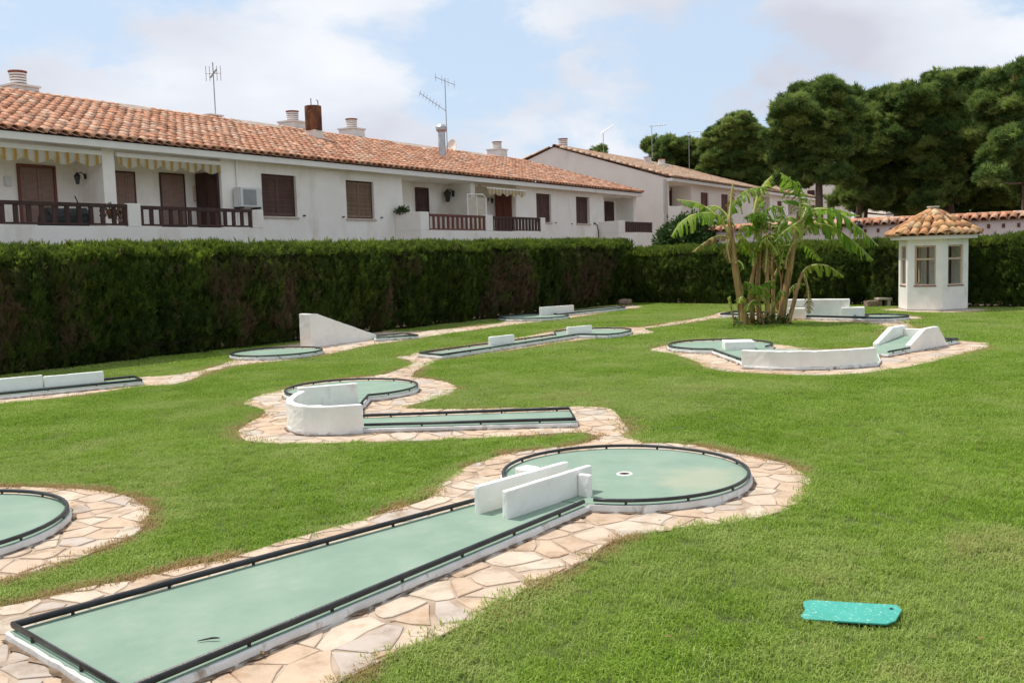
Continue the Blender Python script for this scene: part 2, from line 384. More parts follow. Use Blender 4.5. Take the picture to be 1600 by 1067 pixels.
M_zinc = PM('zinc', [(.3, (.42, .43, .44)), (.7, (.58, .58, .58))], 6, .35, metal=.7)
M_antenna = PM('antenna_metal', [(.3, (.35, .34, .33)), (.7, (.5, .48, .46))], 6, .45, metal=.5)
M_rust = PM('rusty_iron', [(.3, (.045, .022, .018)), (.5, (.17, .065, .032)), (.7, (.36, .16, .065))], 2.6, .85, detail=7, bump=.4, stretch=(1, 1, .5))
M_red = PM('red_clay', [(.3, (.30, .10, .07)), (.7, (.40, .15, .10))], 5, .85)
M_teal = PM('turquoise_cover', [(.3, (.048, .33, .26)), (.7, (.075, .40, .32))], 5, .55, bump=.3, bscale=60, stain=((.36, .60, .50), 46, .58, .66))
M_iron = PM('wrought_iron', [(.3, (.012, .012, .012)), (.7, (.03, .03, .03))], 5, .5)
M_glass, t_, b_ = new_mat('window_glass')
b_.inputs['Base Color'].default_value = (.02, .02, .02, 1); b_.inputs['Roughness'].default_value = .03
x_ = N(t_, 'ShaderNodeBsdfTransparent'); x_.inputs[0].default_value = (.93, .95, .94, 1); lw_ = N(t_, 'ShaderNodeLayerWeight', i_Blend=.5); pw_ = math_(t_, 'POWER', lw_.outputs['Facing'], 4.0); f_ = N(t_, 'ShaderNodeMath', operation='MULTIPLY_ADD'); t_.links.new(pw_, f_.inputs[0]); f_.inputs[1].default_value = .5; f_.inputs[2].default_value = .045; m_ = N(t_, 'ShaderNodeMixShader')
t_.links.new(f_.outputs[0], m_.inputs[0]); t_.links.new(x_.outputs[0], m_.inputs[1]); g2_ = N(t_, 'ShaderNodeBsdfGlossy', i_Roughness=.02); t_.links.new(g2_.outputs[0], m_.inputs[2])
t_.links.new(m_.outputs[0], [n for n in t_.nodes if n.type == 'OUTPUT_MATERIAL'][0].inputs[0])
M_dkglass = PM('dark_glass', [(.3, (.02, .024, .026)), (.7, (.035, .04, .042))], 2, .12, spec=.6)
def stripes():
    q, t, b = new_mat('awning_stripes')
    u = N(t, 'ShaderNodeAttribute'); u.attribute_name = 'along'
    f = math_(t, 'FRACT', math_(t, 'DIVIDE', u.outputs['Fac'], .30))
    r = ramp(t, [(0, (.66, .56, .36)), (.16, (.58, .36, .085)), (.46, (.70, .64, .50)), (.56, (.72, .68, .56)), (.98, (.66, .56, .36))], 'CONSTANT'); t.links.new(f, r.inputs[0])
    t.links.new(r.outputs[0], b.inputs['Base Color']); b.inputs['Roughness'].default_value = .85
    tr = N(t, 'ShaderNodeBsdfTranslucent'); t.links.new(r.outputs[0], tr.inputs[0])
    mx = N(t, 'ShaderNodeMixShader', i_Fac=.5); t.links.new(b.outputs[0], mx.inputs[1]); t.links.new(tr.outputs[0], mx.inputs[2])
    o = [n for n in t.nodes if n.type == 'OUTPUT_MATERIAL'][0]; t.links.new(mx.outputs[0], o.inputs[0])
    return q
M_awning = stripes()
M_bstem, t_, b_ = new_mat('banana_sheaths')
p_, g_ = pos(t_, (6, 6, .7)); r_ = ramp(t_, [(.30, (.10, .052, .022)), (.42, (.27, .15, .055)), (.55, (.40, .25, .085)), (.70, (.29, .28, .07))]); t_.links.new(noise_(t_, p_, 2.2, 6), r_.inputs[0])
t_.links.new(r_.outputs[0], b_.inputs['Base Color']); b_.inputs['Roughness'].default_value = .6; bump_(t_, b_, noise_(t_, p_, 4, 6), .5, .02)
M_bleaf = leafmat('banana_leaf', [(.2, (.10, .20, .018)), (.55, (.20, .34, .03)), (.95, (.38, .48, .07))], trans=.58, rough=.38, inst=False, nscale=1.2)
M_bleaf_y = leafmat('banana_leaf_yellowing', [(.2, (.17, .26, .02)), (.6, (.28, .36, .03)), (.95, (.42, .40, .06))], trans=.45, rough=.45, inst=False, nscale=2)
M_bleaf_d = leafmat('banana_leaf_withered', [(.2, (.20, .12, .045)), (.6, (.33, .22, .08)), (.95, (.36, .32, .09))], trans=.3, rough=.7, inst=False, nscale=2)
M_brib = PM('banana_midrib', [(.3, (.36, .36, .09)), (.7, (.50, .46, .17))], 4, .5)

# ------------------------------------------------------------------ scatter of leaf clumps (stuff only)
PROTO = {}
def proto(name, mb, mat):
    me = bpy.data.meshes.new(name); me.from_pydata(mb.v, [], mb.f); me.materials.append(mat)
    return bpy.data.objects.new(name, me)
def scatter(name, P, R, S, protos, parent=None, dry=None, kind='stuff', idx=None, var=None):
    P = np.asarray(P, float); n = len(P)
    me = bpy.data.meshes.new(name); me.vertices.add(n)
    me.vertices.foreach_set('co', (P - wl(parent)).astype(np.float32).ravel())
    def at(nm, typ, field, arr): a = me.attributes.new(nm, typ, 'POINT'); a.data.foreach_set(field, arr)
    at('rot', 'FLOAT_VECTOR', 'vector', np.asarray(R, np.float32).ravel())
    at('scl', 'FLOAT', 'value', np.asarray(S, np.float32))
    at('var', 'FLOAT', 'value', (nprng.random(n) if var is None else var).astype(np.float32))
    at('dry', 'FLOAT', 'value', (np.zeros(n) if dry is None else np.asarray(dry)).astype(np.float32))
    at('idx', 'INT', 'value', (nprng.integers(0, len(protos), n) if idx is None else idx).astype(np.int32))
    o = link(name, me, parent)
    for q in protos[:1]: me.materials.append(q.data.materials[0])
    ng = bpy.data.node_groups.new(name, 'GeometryNodeTree')
    ng.interface.new_socket('Geometry', in_out='INPUT', socket_type='NodeSocketGeometry'); ng.interface.new_socket('Geometry', in_out='OUTPUT', socket_type='NodeSocketGeometry')
    gi = ng.nodes.new('NodeGroupInput'); go = ng.nodes.new('NodeGroupOutput'); ip = ng.nodes.new('GeometryNodeInstanceOnPoints'); jn = ng.nodes.new('GeometryNodeJoinGeometry')
    for q in protos[::-1]:                    # the join lists its inputs last link first
        oi = ng.nodes.new('GeometryNodeObjectInfo'); oi.inputs['Object'].default_value = q; oi.inputs['As Instance'].default_value = True
        ng.links.new(oi.outputs['Geometry'], jn.inputs[0])
    def na(nm, typ): a = ng.nodes.new('GeometryNodeInputNamedAttribute'); a.data_type = typ; a.inputs['Name'].default_value = nm; return a.outputs[0]
    ng.links.new(gi.outputs[0], ip.inputs['Points']); ng.links.new(jn.outputs[0], ip.inputs['Instance']); ip.inputs['Pick Instance'].default_value = True
    ng.links.new(na('idx', 'INT'), ip.inputs['Instance Index']); ng.links.new(na('rot', 'FLOAT_VECTOR'), ip.inputs['Rotation']); ng.links.new(na('scl', 'FLOAT'), ip.inputs['Scale'])
    ng.links.new(ip.outputs[0], go.inputs[0])
    md = o.modifiers.new('scatter', 'NODES'); md.node_group = ng
    if kind: o['kind'] = kind
    return o
def blade(mb, base, az, h, w, bend, r):
    d = np.array([math.cos(az), math.sin(az), 0]); sd = np.array([-d[1], d[0], 0]); b = np.asarray(base)
    p1 = b + d * bend * h * .35 + np.array([0, 0, h * .6]); p2 = b + d * bend * h + np.array([0, 0, h * (1 - .3 * bend)])
    mb.add([b - sd * w / 2, b + sd * w / 2, p1 + sd * w * .42, p1 - sd * w * .42, p2], [(0, 1, 2, 3), (3, 2, 4)])
def grass_clump(n, rad, h, w, seed):
    r = random.Random(seed); mb = MB()
    for _ in range(n):
        a = r.uniform(0, 2 * PI); q = rad * math.sqrt(r.random())
        blade(mb, (q * math.cos(a), q * math.sin(a), -.004), r.uniform(0, 2 * PI), h * r.uniform(.55, 1.15), w * r.uniform(.7, 1.2), r.uniform(.2, 1.1), r)
    return mb
G_NEAR = [proto('grass_tuft', grass_clump(42, .08, .045, .0052, s), M_grass) for s in range(5)]
G_MID = [proto('grass_tuft', grass_clump(64, .16, .042, .007, 20 + s), M_grass) for s in range(4)]
G_FAR = [proto('grass_tuft', grass_clump(70, .27, .045, .013, 40 + s), M_grass) for s in range(4)]
def spray(n, l, w, seed, flat=.5):
    r = random.Random(seed); mb = MB()
    for k in range(n):
        t = k / n; a = r.uniform(-1.0, 1.0); z0 = t * l * .6; ll = l * r.uniform(.35, .6)
        b = np.array([r.uniform(-.02, .02), r.uniform(-.02, .02), z0]); d = np.array([math.sin(a), r.uniform(-flat, flat) * .5, math.cos(a)]); d /= np.linalg.norm(d)
        sd = np.cross(d, np.array([0, 1, r.uniform(-.6, .6)])); sd /= np.linalg.norm(sd)
        mid = b + d * ll * .45
        mb.add([b, mid + sd * w, b + d * ll, mid - sd * w], [(0, 1, 2, 3)])
    return mb
P_HEDGE = [proto('hedge_spray', spray(15, .30, .015, s), M_hedge) for s in range(5)]
def needle_tuft(n, l, w, seed):
    r = random.Random(seed); mb = MB()
    for k in range(n):
        d = np.array([r.gauss(0, .75), r.gauss(0, .75), r.gauss(.9, .7)]); d /= np.linalg.norm(d)
        b = np.array([r.uniform(-1, 1) * .5, r.uniform(-1, 1) * .5, r.uniform(-1, 1)]) * l * .4
        sd = np.cross(d, np.array([r.gauss(0, 1), r.gauss(0, 1), r.gauss(0, 1)])); sd /= np.linalg.norm(sd)
        ll = l * r.uniform(.6, 1)
        mb.add([b - sd * w, b + sd * w, b + d * ll], [(0, 1, 2)])
    return mb
P_PINE = [proto('needle_tuft', needle_tuft(24, .33, .023, s), M_pine) for s in range(4)]
def leaf_cluster(n, l, seed):
    r = random.Random(seed); mb = MB()
    for k in range(n):
        d = np.array([r.gauss(0, 1), r.gauss(0, 1), r.gauss(.3, 1)]); d /= np.linalg.norm(d); b = d * l * r.uniform(.1, .9)
        d2 = d + np.array([r.gauss(0, .5), r.gauss(0, .5), r.gauss(0, .5)]); d2 /= np.linalg.norm(d2)
        sd = np.cross(d2, np.array([r.gauss(0, 1), r.gauss(0, 1), r.gauss(0, 1)])); sd /= np.linalg.norm(sd)
        mb.add([b, b + d2 * l * .4 + sd * l * .22, b + d2 * l, b + d2 * l * .4 - sd * l * .22], [(0, 1, 2, 3)])
    return mb
P_LEAF = [proto('leaf_spray', leaf_cluster(12, .16, s), M_bush) for s in range(4)]

# ------------------------------------------------------------------ ground
PAVE = {}
g = MB(); g.add([(-1500, -1500, -.03), (1500, -1500, -.03), (1500, 1500, -.03), (-1500, 1500, -.03)], [(0, 1, 2, 3)])
tag(g.build('ground', M_soil, recalc=False), 'bare earth reaching beyond the garden to the horizon', None, None, 'structure')
HL0 = G(0, 588)[:2]; HL1 = G(975, 475)[:2]; HB0 = G(985, 474)[:2]; HB1 = G(1362, 477)[:2]; HR0 = G(1404, 479)[:2]; HR1 = G(1590, 480)[:2]
hdl = (HL1 - HL0) / np.linalg.norm(HL1 - HL0); hdb = (HB1 - HB0) / np.linalg.norm(HB1 - HB0)
HLS = HL0 - hdl * 9; HRE = HR0 + hdb * 16
LAWN = [tuple(HLS), tuple(HL0), tuple(HL1), tuple(HB0), tuple(HB1), tuple(HR0), tuple(HRE), (26, 4), (10, -4), (-14, -4)]
g = MB(); g.add([(x, y, 0) for x, y in offset_poly(LAWN, 1.0)], [tuple(range(len(LAWN)))])
tag(g.build('lawn', M_lawn, recalc=False), 'mown lawn around the minigolf lanes', None, None, 'structure')

# paving outlines read off the photograph (pixels at ground level)
PX = {
 'near': [(-90, 960), (0, 952), (123, 922), (227, 905), (276, 889), (343, 877), (400, 861), (450, 845), (559, 815), (637, 792), (676, 778), (685, 759), (718, 734), (784, 711), (826, 706), (885, 699), (936, 688), (930, 681), (978, 676), (999, 693), (1060, 694), (1110, 701), (1139, 709), (1197, 718), (1246, 732), (1272, 756), (1259, 784), (1209, 806), (1135, 821), (1052, 829), (995, 837), (953, 848), (925, 872), (888, 891), (836, 917), (757, 959), (686, 1000), (611, 1026), (544, 1060), (500, 1085), (380, 1130), (-120, 1150)],
 'left': [(-60, 763), (0, 762), (64, 763), (111, 765), (153, 767), (199, 776), (223, 787), (237, 803), (225, 828), (204, 841), (151, 863), (89, 885), (48, 898), (0, 912), (-150, 930), (-290, 880), (-320, 820), (-190, 775)],
 'middle': [(378, 629), (411, 616), (439, 610), (500, 597), (560, 590), (594, 588), (626, 577), (650, 566), (610, 559), (655, 555), (691, 562), (632, 589), (680, 594), (707, 600), (717, 609), (695, 621), (640, 634), (634, 641), (760, 640), (894, 636), (930, 637), (959, 639), (971, 657), (984, 674), (981, 679), (932, 684), (915, 676), (797, 684), (634, 692), (452, 696), (390, 692), (366, 680), (378, 668), (417, 647), (407, 639), (380, 633)],
 'back': [(640, 554), (655, 551), (770, 535), (868, 518), (885, 513), (985, 512), (1000, 513), (1040, 506), (1104, 496), (1124, 489), (1132, 488), (1250, 492), (1340, 492), (1410, 493), (1449, 498), (1415, 502), (1437, 518), (1440, 530), (1395, 530), (1385, 514), (1368, 506), (1280, 503), (1180, 499), (1140, 496), (1090, 503), (1036, 511), (1000, 514), (1031, 520), (981, 526), (902, 532), (797, 548), (690, 563), (660, 566), (646, 562)],
 'right': [(1007, 548), (1046, 540), (1078, 531), (1152, 529), (1205, 538), (1247, 543), (1255, 548), (1300, 548), (1375, 542), (1400, 532), (1499, 533), (1561, 539), (1503, 554), (1445, 570), (1367, 583), (1290, 588), (1212, 586), (1108, 580), (1085, 564), (1046, 552)],
 'hedge': [(-140, 622), (0, 613), (170, 596), (225, 590), (292, 585), (360, 567), (400, 545), (480, 536), (590, 518), (653, 519), (719, 513), (795, 504), (800, 494), (845, 490), (976, 477), (1013, 479), (981, 484), (902, 496), (863, 501), (795, 509), (706, 521), (632, 533), (565, 542), (538, 550), (475, 561), (385, 570), (340, 578), (281, 602), (225, 604), (180, 611), (90, 623), (0, 631), (-140, 644)],
 'hut': [(1373, 485), (1385, 482), (1545, 482), (1550, 486), (1500, 489), (1445, 489)],
}
for k, v in PX.items():
    PAVE[k] = ccw(smooth_poly(GP(v), 1))
def clip_half(poly, p, n):
    out = []
    for i in range(len(poly)):
        a, b = poly[i], poly[(i + 1) % len(poly)]
        da = (a[0] - p[0]) * n[0] + (a[1] - p[1]) * n[1]; db = (b[0] - p[0]) * n[0] + (b[1] - p[1]) * n[1]
        if da <= 0: out.append(a)
        if (da < 0 < db) or (db < 0 < da):
            t = da / (da - db); out.append((a[0] + (b[0] - a[0]) * t, a[1] + (b[1] - a[1]) * t))
    return out
SLABS = []                                  # outlines of concrete lanes: no grass, no stones wholly below
def paving(key, name, label, spacing, singles, seed, skip):
    r = random.Random(seed); poly = PAVE[key]; P = np.asarray(poly)
    mb = MB(); mb.add([(x, y, .0095) for x, y in poly], [tuple(range(len(poly)))])
    base = mb.build(name, M_mortar, recalc=False); tag(base, label, None, None, 'structure')
    x0, y0 = P.min(0) - .6; x1, y1 = P.max(0) + .6; sites = []
    j = 0; y = y0
    while y < y1:
        x = x0 + (spacing / 2 if j % 2 else 0)
        while x < x1:
            if r.random() > .24: sites.append((x + r.uniform(-.5, .5) * spacing, y + r.uniform(-.5, .5) * spacing))
            x += spacing
        y += spacing * .86; j += 1
    S = np.array(sites); near = np.array([True] * len(S))
    ins = inside(poly, S[:, 0], S[:, 1]) | (seg_dist(poly, S[:, 0], S[:, 1]) < spacing)
    stuff = MB(); count = 0
    for i in np.nonzero(ins)[0]:
        c = S[i]; d = np.hypot(*(S - c).T); nb = np.argsort(d)[1:18]
        cell = [(c[0] - 1, c[1] - 1), (c[0] + 1, c[1] - 1), (c[0] + 1, c[1] + 1), (c[0] - 1, c[1] + 1)]
        for k in nb: cell = clip_half(cell, (S[k] + c) / 2, S[k] - c)
        if len(cell) < 3: continue
        sub = list(poly); cell = ccw(cell)
        for k in range(len(cell)):
            a, b = cell[k], cell[(k + 1) % len(cell)]
            sub = clip_half(sub, a, (b[1] - a[1], -(b[0] - a[0])))
            if len(sub) < 3: break
        if len(sub) < 3 or area(sub) < .009: continue
        sub = [tuple(q) for q in sub]; q2 = [sub[0]]
        for q in sub[1:]:
            if math.dist(q, q2[-1]) > .03: q2.append(q)
        if len(q2) > 2 and math.dist(q2[0], q2[-1]) < .03: q2.pop()
        if len(q2) < 3: continue
        q2 = offset_poly(q2, -r.choice((.006, .008, .011, .016, .028)))
        if area(q2) < .005: continue
        # rough broken edge
        pts = dense(q2, .12); ctr = np.mean(pts, 0)
        pts = [tuple(np.asarray(q) + np.array([r.uniform(-1, 1), r.uniform(-1, 1)]) * .017) for q in pts]
        if singles and r.random() < .35: pts = smooth_poly(pts, 1)
        if len(pts) > 26: pts = [p for k_, p in enumerate(pts) if k_ % 4 != 3]
        if skip and all(any(inside(sl, np.array([q[0]]), np.array([q[1]]))[0] for sl in skip) for q in pts): continue
        ztop = r.uniform(.0150, .0215); tx, ty = r.uniform(-.006, .006), r.uniform(-.006, .006); n = len(pts)
        inner = [tuple(np.asarray(q) + (ctr - np.asarray(q)) * min(.2, .008 / (np.linalg.norm(ctr - np.asarray(q)) + 1e-6))) for q in pts]
        zt = lambda q: ztop + (q[0] - ctr[0]) * tx + (q[1] - ctr[1]) * ty
        vs = [(q[0], q[1], .003) for q in pts] + [(q[0], q[1], zt(q) - .003) for q in pts] + [(q[0], q[1], zt(q)) for q in inner]
        fs = [tuple(range(2 * n, 3 * n))] + [(i_, (i_ + 1) % n, n + (i_ + 1) % n, n + i_) for i_ in range(n)] + [(n + i_, n + (i_ + 1) % n, 2 * n + (i_ + 1) % n, 2 * n + i_) for i_ in range(n)]
        if singles and count < 300:
            one = MB(); one.add([(x - ctr[0], y - ctr[1], z) for x, y, z in vs], fs)
            me = bpy.data.meshes.new('flagstone'); me.from_pydata(one.v, [], one.f); me.materials.append(M_stone)
            link('flagstone', me, base, Matrix.Translation((ctr[0], ctr[1], 0))); count += 1
        else:
            stuff.add(vs, fs)
    if stuff.v:
        o = stuff.build('flagstone', M_stone, base, recalc=False); o['kind'] = 'stuff'
    return base

# ------------------------------------------------------------------ minigolf lanes
ZS, ZR = .08, .118                            # slab top and rail axis
def post_mesh():
    mb = MB(); mb.tube([(0, 0, -.045), (0, 0, .0)], .012, 6); me = bpy.data.meshes.new('post'); me.from_pydata(mb.v, [], mb.f); me.materials.append(M_black); return me
POST = post_mesh()
def rail(parent, pts, r=.02, step=.62, closed=False, posts=True, z=ZR):
    P = [np.array([p[0], p[1], p[2] if len(p) > 2 else z]) for p in pts]
    mb = MB(); mb.tube(P, r, 8, closed); o = mb.build('rail', M_black, parent, smooth=True)
    if posts:
        Q = P + ([P[0]] if closed else []); acc = step * .5
        for a, b in zip(Q[:-1], Q[1:]):
            Ls = np.linalg.norm(b - a)
            while acc < Ls:
                p = a + (b - a) * acc / Ls; link('post', POST, o, Matrix.Translation(tuple(p))); acc += step
            acc -= Ls
    return o
def slab(parent, poly, ztop=ZS, z0=-.02, name='slab', reg=True):
    poly = ccw([p[:2] for p in poly]); r = random.Random(len(poly))
    P = dense(poly, .12); P = [(p[0] + r.uniform(-.005, .005), p[1] + r.uniform(-.005, .005)) for p in P]
    n = len(P); mb = MB()
    zt = [ztop - r.uniform(0, .006) for _ in P]
    inn = offset_poly(P, -.012)
    flare = [(p[0] + r.uniform(-.004, .010) * (p[0] - q[0]) / .012, p[1] + r.uniform(-.004, .010) * (p[1] - q[1]) / .012) for p, q in zip(ccw(P), inn)]
    P = ccw(P)
    mb.add([(p[0], p[1], z0) for p in flare] + [(p[0], p[1], z - .008) for p, z in zip(P, zt)] + [(p[0], p[1], ztop) for p in inn],
           [(i, (i + 1) % n, n + (i + 1) % n, n + i) for i in range(n)] + [(n + i, n + (i + 1) % n, 2 * n + (i + 1) % n, 2 * n + i) for i in range(n)] + [tuple(range(2 * n, 3 * n))])
    if reg:
        SLABS.append(poly); r2 = random.Random(9); Q = dense(poly, .06); o2 = [offset_poly(ccw(Q), .0), [np.asarray(a) + (np.asarray(b) - np.asarray(a)) * r2.choice((.2, .5, .9, 1.3, 2.0)) for a, b in zip(ccw(Q), offset_poly(ccw(Q), .022))]]
        k = len(Q); dj = MB(); dj.add([(p[0], p[1], .034) for p in offset_poly(ccw(Q), -.01)] + [(p[0], p[1], .029 - .004 * r2.random()) for p in o2[1]], [(i, (i + 1) % k, k + (i + 1) % k, k + i) for i in range(k)])
        dj.build('dirt_edge', M_dirt_shade, parent, recalc=False)
    return mb.build(name, M_slab, parent, recalc=False)
def surface(parent, poly, z=ZS + .004, inset=.012, mat=None, name='green_surface'):
    r = random.Random(int(1000 * abs(poly[0][0])) + len(poly))
    P = ccw(offset_poly(ccw([p[:2] for p in poly]), -inset)); P = dense(P, .09)
    P = [(p[0] + r.uniform(-.006, .006), p[1] + r.uniform(-.006, .006)) for p in P]
    mb = MB(); mb.prism(P, z - .004, z, bottom=False)
    return mb.build(name, mat or M_carpet, parent, recalc=False)
def wallrun(parent, pts, h, th=.07, z0=ZS - .05, side=1, name='wall', bevel=.016, hs=None, rough=.004):
    """white masonry wall along ground polyline pts, thickened to one side"""
    P = [np.asarray(p[:2], float) for p in pts]; off = []
    for i in range(len(P)):
        a = P[max(i - 1, 0)]; b = P[min(i + 1, len(P) - 1)]; t = (b - a) / np.linalg.norm(b - a); off.append(P[i] + side * th * np.array([-t[1], t[0]]))
    ring = P + off[::-1]; hh = (hs if hs is not None else [h] * len(P)); top = list(hh) + list(hh)[::-1]
    mb = MB(); mb.prism([tuple(p) for p in ring], z0, top)
    return mb.build(name, M_white, parent, bevel=bevel, smooth=False, sub=.09, rough=rough)

# --- near lane with its large round green
T1 = thing('minigolf_lane', 'long tapered green lane in front ending in a round green with two white walls', 'minigolf lane', (*G(560, 930)[:2], 0), 'minigolf lanes on the lawn')
A = [(790.5, 742), (802.5, 725), (830, 712.5), (867, 703.7), (905, 698.7), (967, 696), (1017.5, 696.3), (1067.5, 700), (1117.5, 708.7), (1155, 722.5), (1166, 736), (1159, 751), (1117.5, 766), (1067.5, 777.5), (1005, 783), (967, 783), (924, 780.6)]
C1, R1 = circle_fit([G(x, y, ZR) for x, y in A])
LA = [G(20, 976, ZR), G(745, 780, ZR), G(908, 785, ZR), G(197, 1078, ZR)]
dirL = LA[1] - LA[0]; endL = LA[1] + dirL / np.linalg.norm(dirL) * .5; endR = LA[2] + np.array([.35, .55, 0])
lane1 = [LA[0], endL, endR, LA[2], LA[3]]
slab(T1, offset_poly(lane1, .035), ZS - .003)
cup = G(976, 741, ZS)[:2]
def disc_hole(mb, c, R, hc, hr, z, n=64, jit=0):
    r = random.Random(5); v = []
    for i in range(n):
        a = 2 * PI * i / n; q = R + r.uniform(-jit, jit); v.append((c[0] + q * math.cos(a), c[1] + q * math.sin(a), z))
    for i in range(n):
        a = 2 * PI * i / n; v.append((hc[0] + hr * math.cos(a), hc[1] + hr * math.sin(a), z))
    mb.add(v, [(i, (i + 1) % n, n + (i + 1) % n, n + i) for i in range(n)])
mb = MB(); disc_hole(mb, C1, R1 + .03, cup, .075, ZS, 72, .003)
rr_ = random.Random(3); k_ = 72
outer = [(C1[0] + (R1 + .03) * math.cos(2 * PI * i / k_), C1[1] + (R1 + .03) * math.sin(2 * PI * i / k_)) for i in range(k_)]
low = [(C1[0] + (R1 + .035 + rr_.uniform(0, .01)) * math.cos(2 * PI * i / k_), C1[1] + (R1 + .035 + rr_.uniform(0, .01)) * math.sin(2 * PI * i / k_)) for i in range(k_)]
mb.add([(p[0], p[1], -.02) for p in low] + [(p[0], p[1], ZS) for p in outer], [(i, (i + 1) % k_, k_ + (i + 1) % k_, k_ + i) for i in range(k_)])
mb.build('round_slab', M_slab, T1, recalc=False); slab(T1, outer, .012, name='round_footing')
mb = MB(); disc_hole(mb, C1, R1 + .012, cup, .066, ZS + .005, 72, .006); mb.build('round_surface', M_carpet_sandy, T1, recalc=False)
surface(T1, offset_poly(lane1, .03), ZS + .001)
mb = MB(); mb.lathe([(.02, -.072), (.056, -.07), (.057, .006)], (cup[0], cup[1], ZS), 20, 1); mb.f = [f for f in mb.f if len(f) == 4] + [tuple(range(20))]; mb.mi = [1] * len(mb.f); k0 = len(mb.v)
mb.lathe([(.057, .006), (.066, .014), (.078, .007), (.081, .0)], (cup[0], cup[1], ZS), 20); q_ = [i for i, f in enumerate(mb.f) if not (len(f) == 20 and f[0] >= k0)]; mb.mi = [mb.mi[i] for i in q_]; mb.f = [mb.f[i] for i in q_]
mb.build('cup', [M_white, M_dirt_shade], T1, smooth=True, recalc=False)  # inside of the cup coloured dark brown to paint in its shade
rail(T1, [LA[1] + dirL / np.linalg.norm(dirL) * .02, LA[0], LA[3], LA[2], LA[2] + (endR - LA[2]) * .06], .0195)
aR = math.atan2(LA[2][1] - C1[1], LA[2][0] - C1[0]); aL = math.atan2(G(790, 748, ZR)[1] - C1[1], G(790, 748, ZR)[0] - C1[0])
if aL < aR: aL += 2 * PI
rail(T1, circ(C1, R1, 56, aR + .06, aL, ZR), .0165, .55)
wb0 = G(793.5, 811.8, ZS); wb1 = G(926.7, 766.4, ZS); wdir = (wb1 - wb0) / np.linalg.norm(wb1 - wb0); wnor = np.array([-wdir[1], wdir[0], 0])
wa0 = G(749.3, 803.6, ZS); wa1 = G(889.6, 722.7, ZS + .225)
wallrun(T1, [wb0, wb1], ZS + .235, .06); wallrun(T1, [wa0, (wa1[0], wa1[1])], ZS + .235, .06)
st = wb0 + wdir * (np.linalg.norm(wb1 - wb0) * .80)
wallrun(T1, [st - wnor * .005, st - wnor * .135], ZS + .20, .05, name='wall_stub')
st = np.array([wa1[0], wa1[1], 0]) - wdir * .34 + wnor * .06
wallrun(T1, [st + wnor * .002, st + wnor * .17], ZS + .245, .16, name='wall_stub')

# --- left lane, only its round green in the frame
T2 = thing('minigolf_lane', 'round green cut off by the left edge beside the long front lane', 'minigolf lane', (*G(-40, 800)[:2], 0), 'minigolf lanes on the lawn')
C2, R2 = circle_fit([G(x, y, ZR) for x, y in [(0, 766), (48, 767.5), (76.5, 773), (95.6, 780), (105, 790), (99, 802.6), (72, 821.7), (40, 834.5), (0, 847)]])
cc = circ(C2, R2 + .03, 64); slab(T2, cc); surface(T2, cc); rail(T2, circ(C2, R2, 56, z=ZR), .0185, .5, True)
l2 = [C2 + np.array(q) for q in ((-R2 * .8, -.45), (-R2 - 2.6, -1.3), (-R2 - 2.9, -.3), (-R2 * .8, .45))]
slab(T2, offset_poly(l2, .03), ZS - .003); surface(T2, l2, ZS + .001, .0); rail(T2, [(*l2[0], ZR), (*l2[1], ZR), (*l2[2], ZR), (*l2[3], ZR)])

# --- middle lane with the white U-shaped turn
T3 = thing('minigolf_lane', 'middle lane turning back through a white curved wall to its round green', 'minigolf lane', (*G(560, 660)[:2], 0), 'minigolf lanes on the lawn')
B = [(441, 611.5), (460, 604), (490, 597.7), (520, 594.5), (565, 591.7), (610, 592), (640, 595), (654, 599.5), (647.5, 604.7), (625, 610.7), (602.5, 614.5), (574, 616.5)]
C3, R3 = circle_fit([G(x, y, ZR) for x, y in B])
cc = circ(C3, R3 + .03, 64); slab(T3, cc); surface(T3, cc)
HW = .39
arc = [G(x, y, HW) for x, y in ((466, 611), (454, 617.5), (446, 625), (452, 630), (466, 633.5), (482.5, 635), (520, 635), (566, 632))]
arc = [np.array(p) for p in spline(arc, 20)]
wallrun(T3, [p for p in arc], HW, .10, -.02, side=1, rough=.005)
dv0 = G(466, 606.2, HW); dv1 = G(559, 598.7, HW)
wallrun(T3, [dv0, dv1], HW, .10, -.02, side=1)
sm = G(500, 629, HW * .6); mb = MB(); c0 = arc[10] * .45 + (dv0 + dv1) / 2 * .55
mb.box(c0[0] - .1, c0[0] + .1, c0[1] - .06, c0[1] + .06, ZS - .02, ZS + .14); mb.build('deflector_block', M_white, T3, bevel=.012)
l3 = [G(567, 649, ZR), G(889, 637.5, ZR), G(899, 654.5, ZR), G(569, 663.5, ZR)]
d3 = (l3[0] - l3[1]) / np.linalg.norm(l3[0] - l3[1]); l3s = [l3[0] + d3 * .2, l3[1], l3[2], l3[3] + d3 * .2]
slab(T3, offset_poly(l3s, .035), ZS - .003); surface(T3, offset_poly(l3s, .03), ZS + .001)
rail(T3, [l3[0], l3[1], l3[2], l3[3]], .019, .75)
neck = [G(574, 616.5, ZR), G(563, 631, ZR)]
pit = [p[:2] for p in arc] + [tuple(dv1[:2]), tuple(C3 + np.array([-.2, -.3])), tuple(neck[0][:2])]
slab(T3, [tuple(p[:2]) for p in arc[2:]] + [tuple(neck[1][:2] + np.array([.03, 0])), tuple(neck[0][:2] + np.array([.05, .0])), tuple(C3 + np.array([.2, -.4])), tuple(C3 + np.array([-.9, -.5]))], ZS - .006)
surface(T3, [tuple(p[:2]) for p in arc[2:]] + [tuple(neck[1][:2]), tuple(neck[0][:2]), tuple(C3 + np.array([.2, -.4])), tuple(C3 + np.array([-.9, -.5]))], ZS - .002)
aN = math.atan2(neck[0][1] - C3[1], neck[0][0] - C3[0])
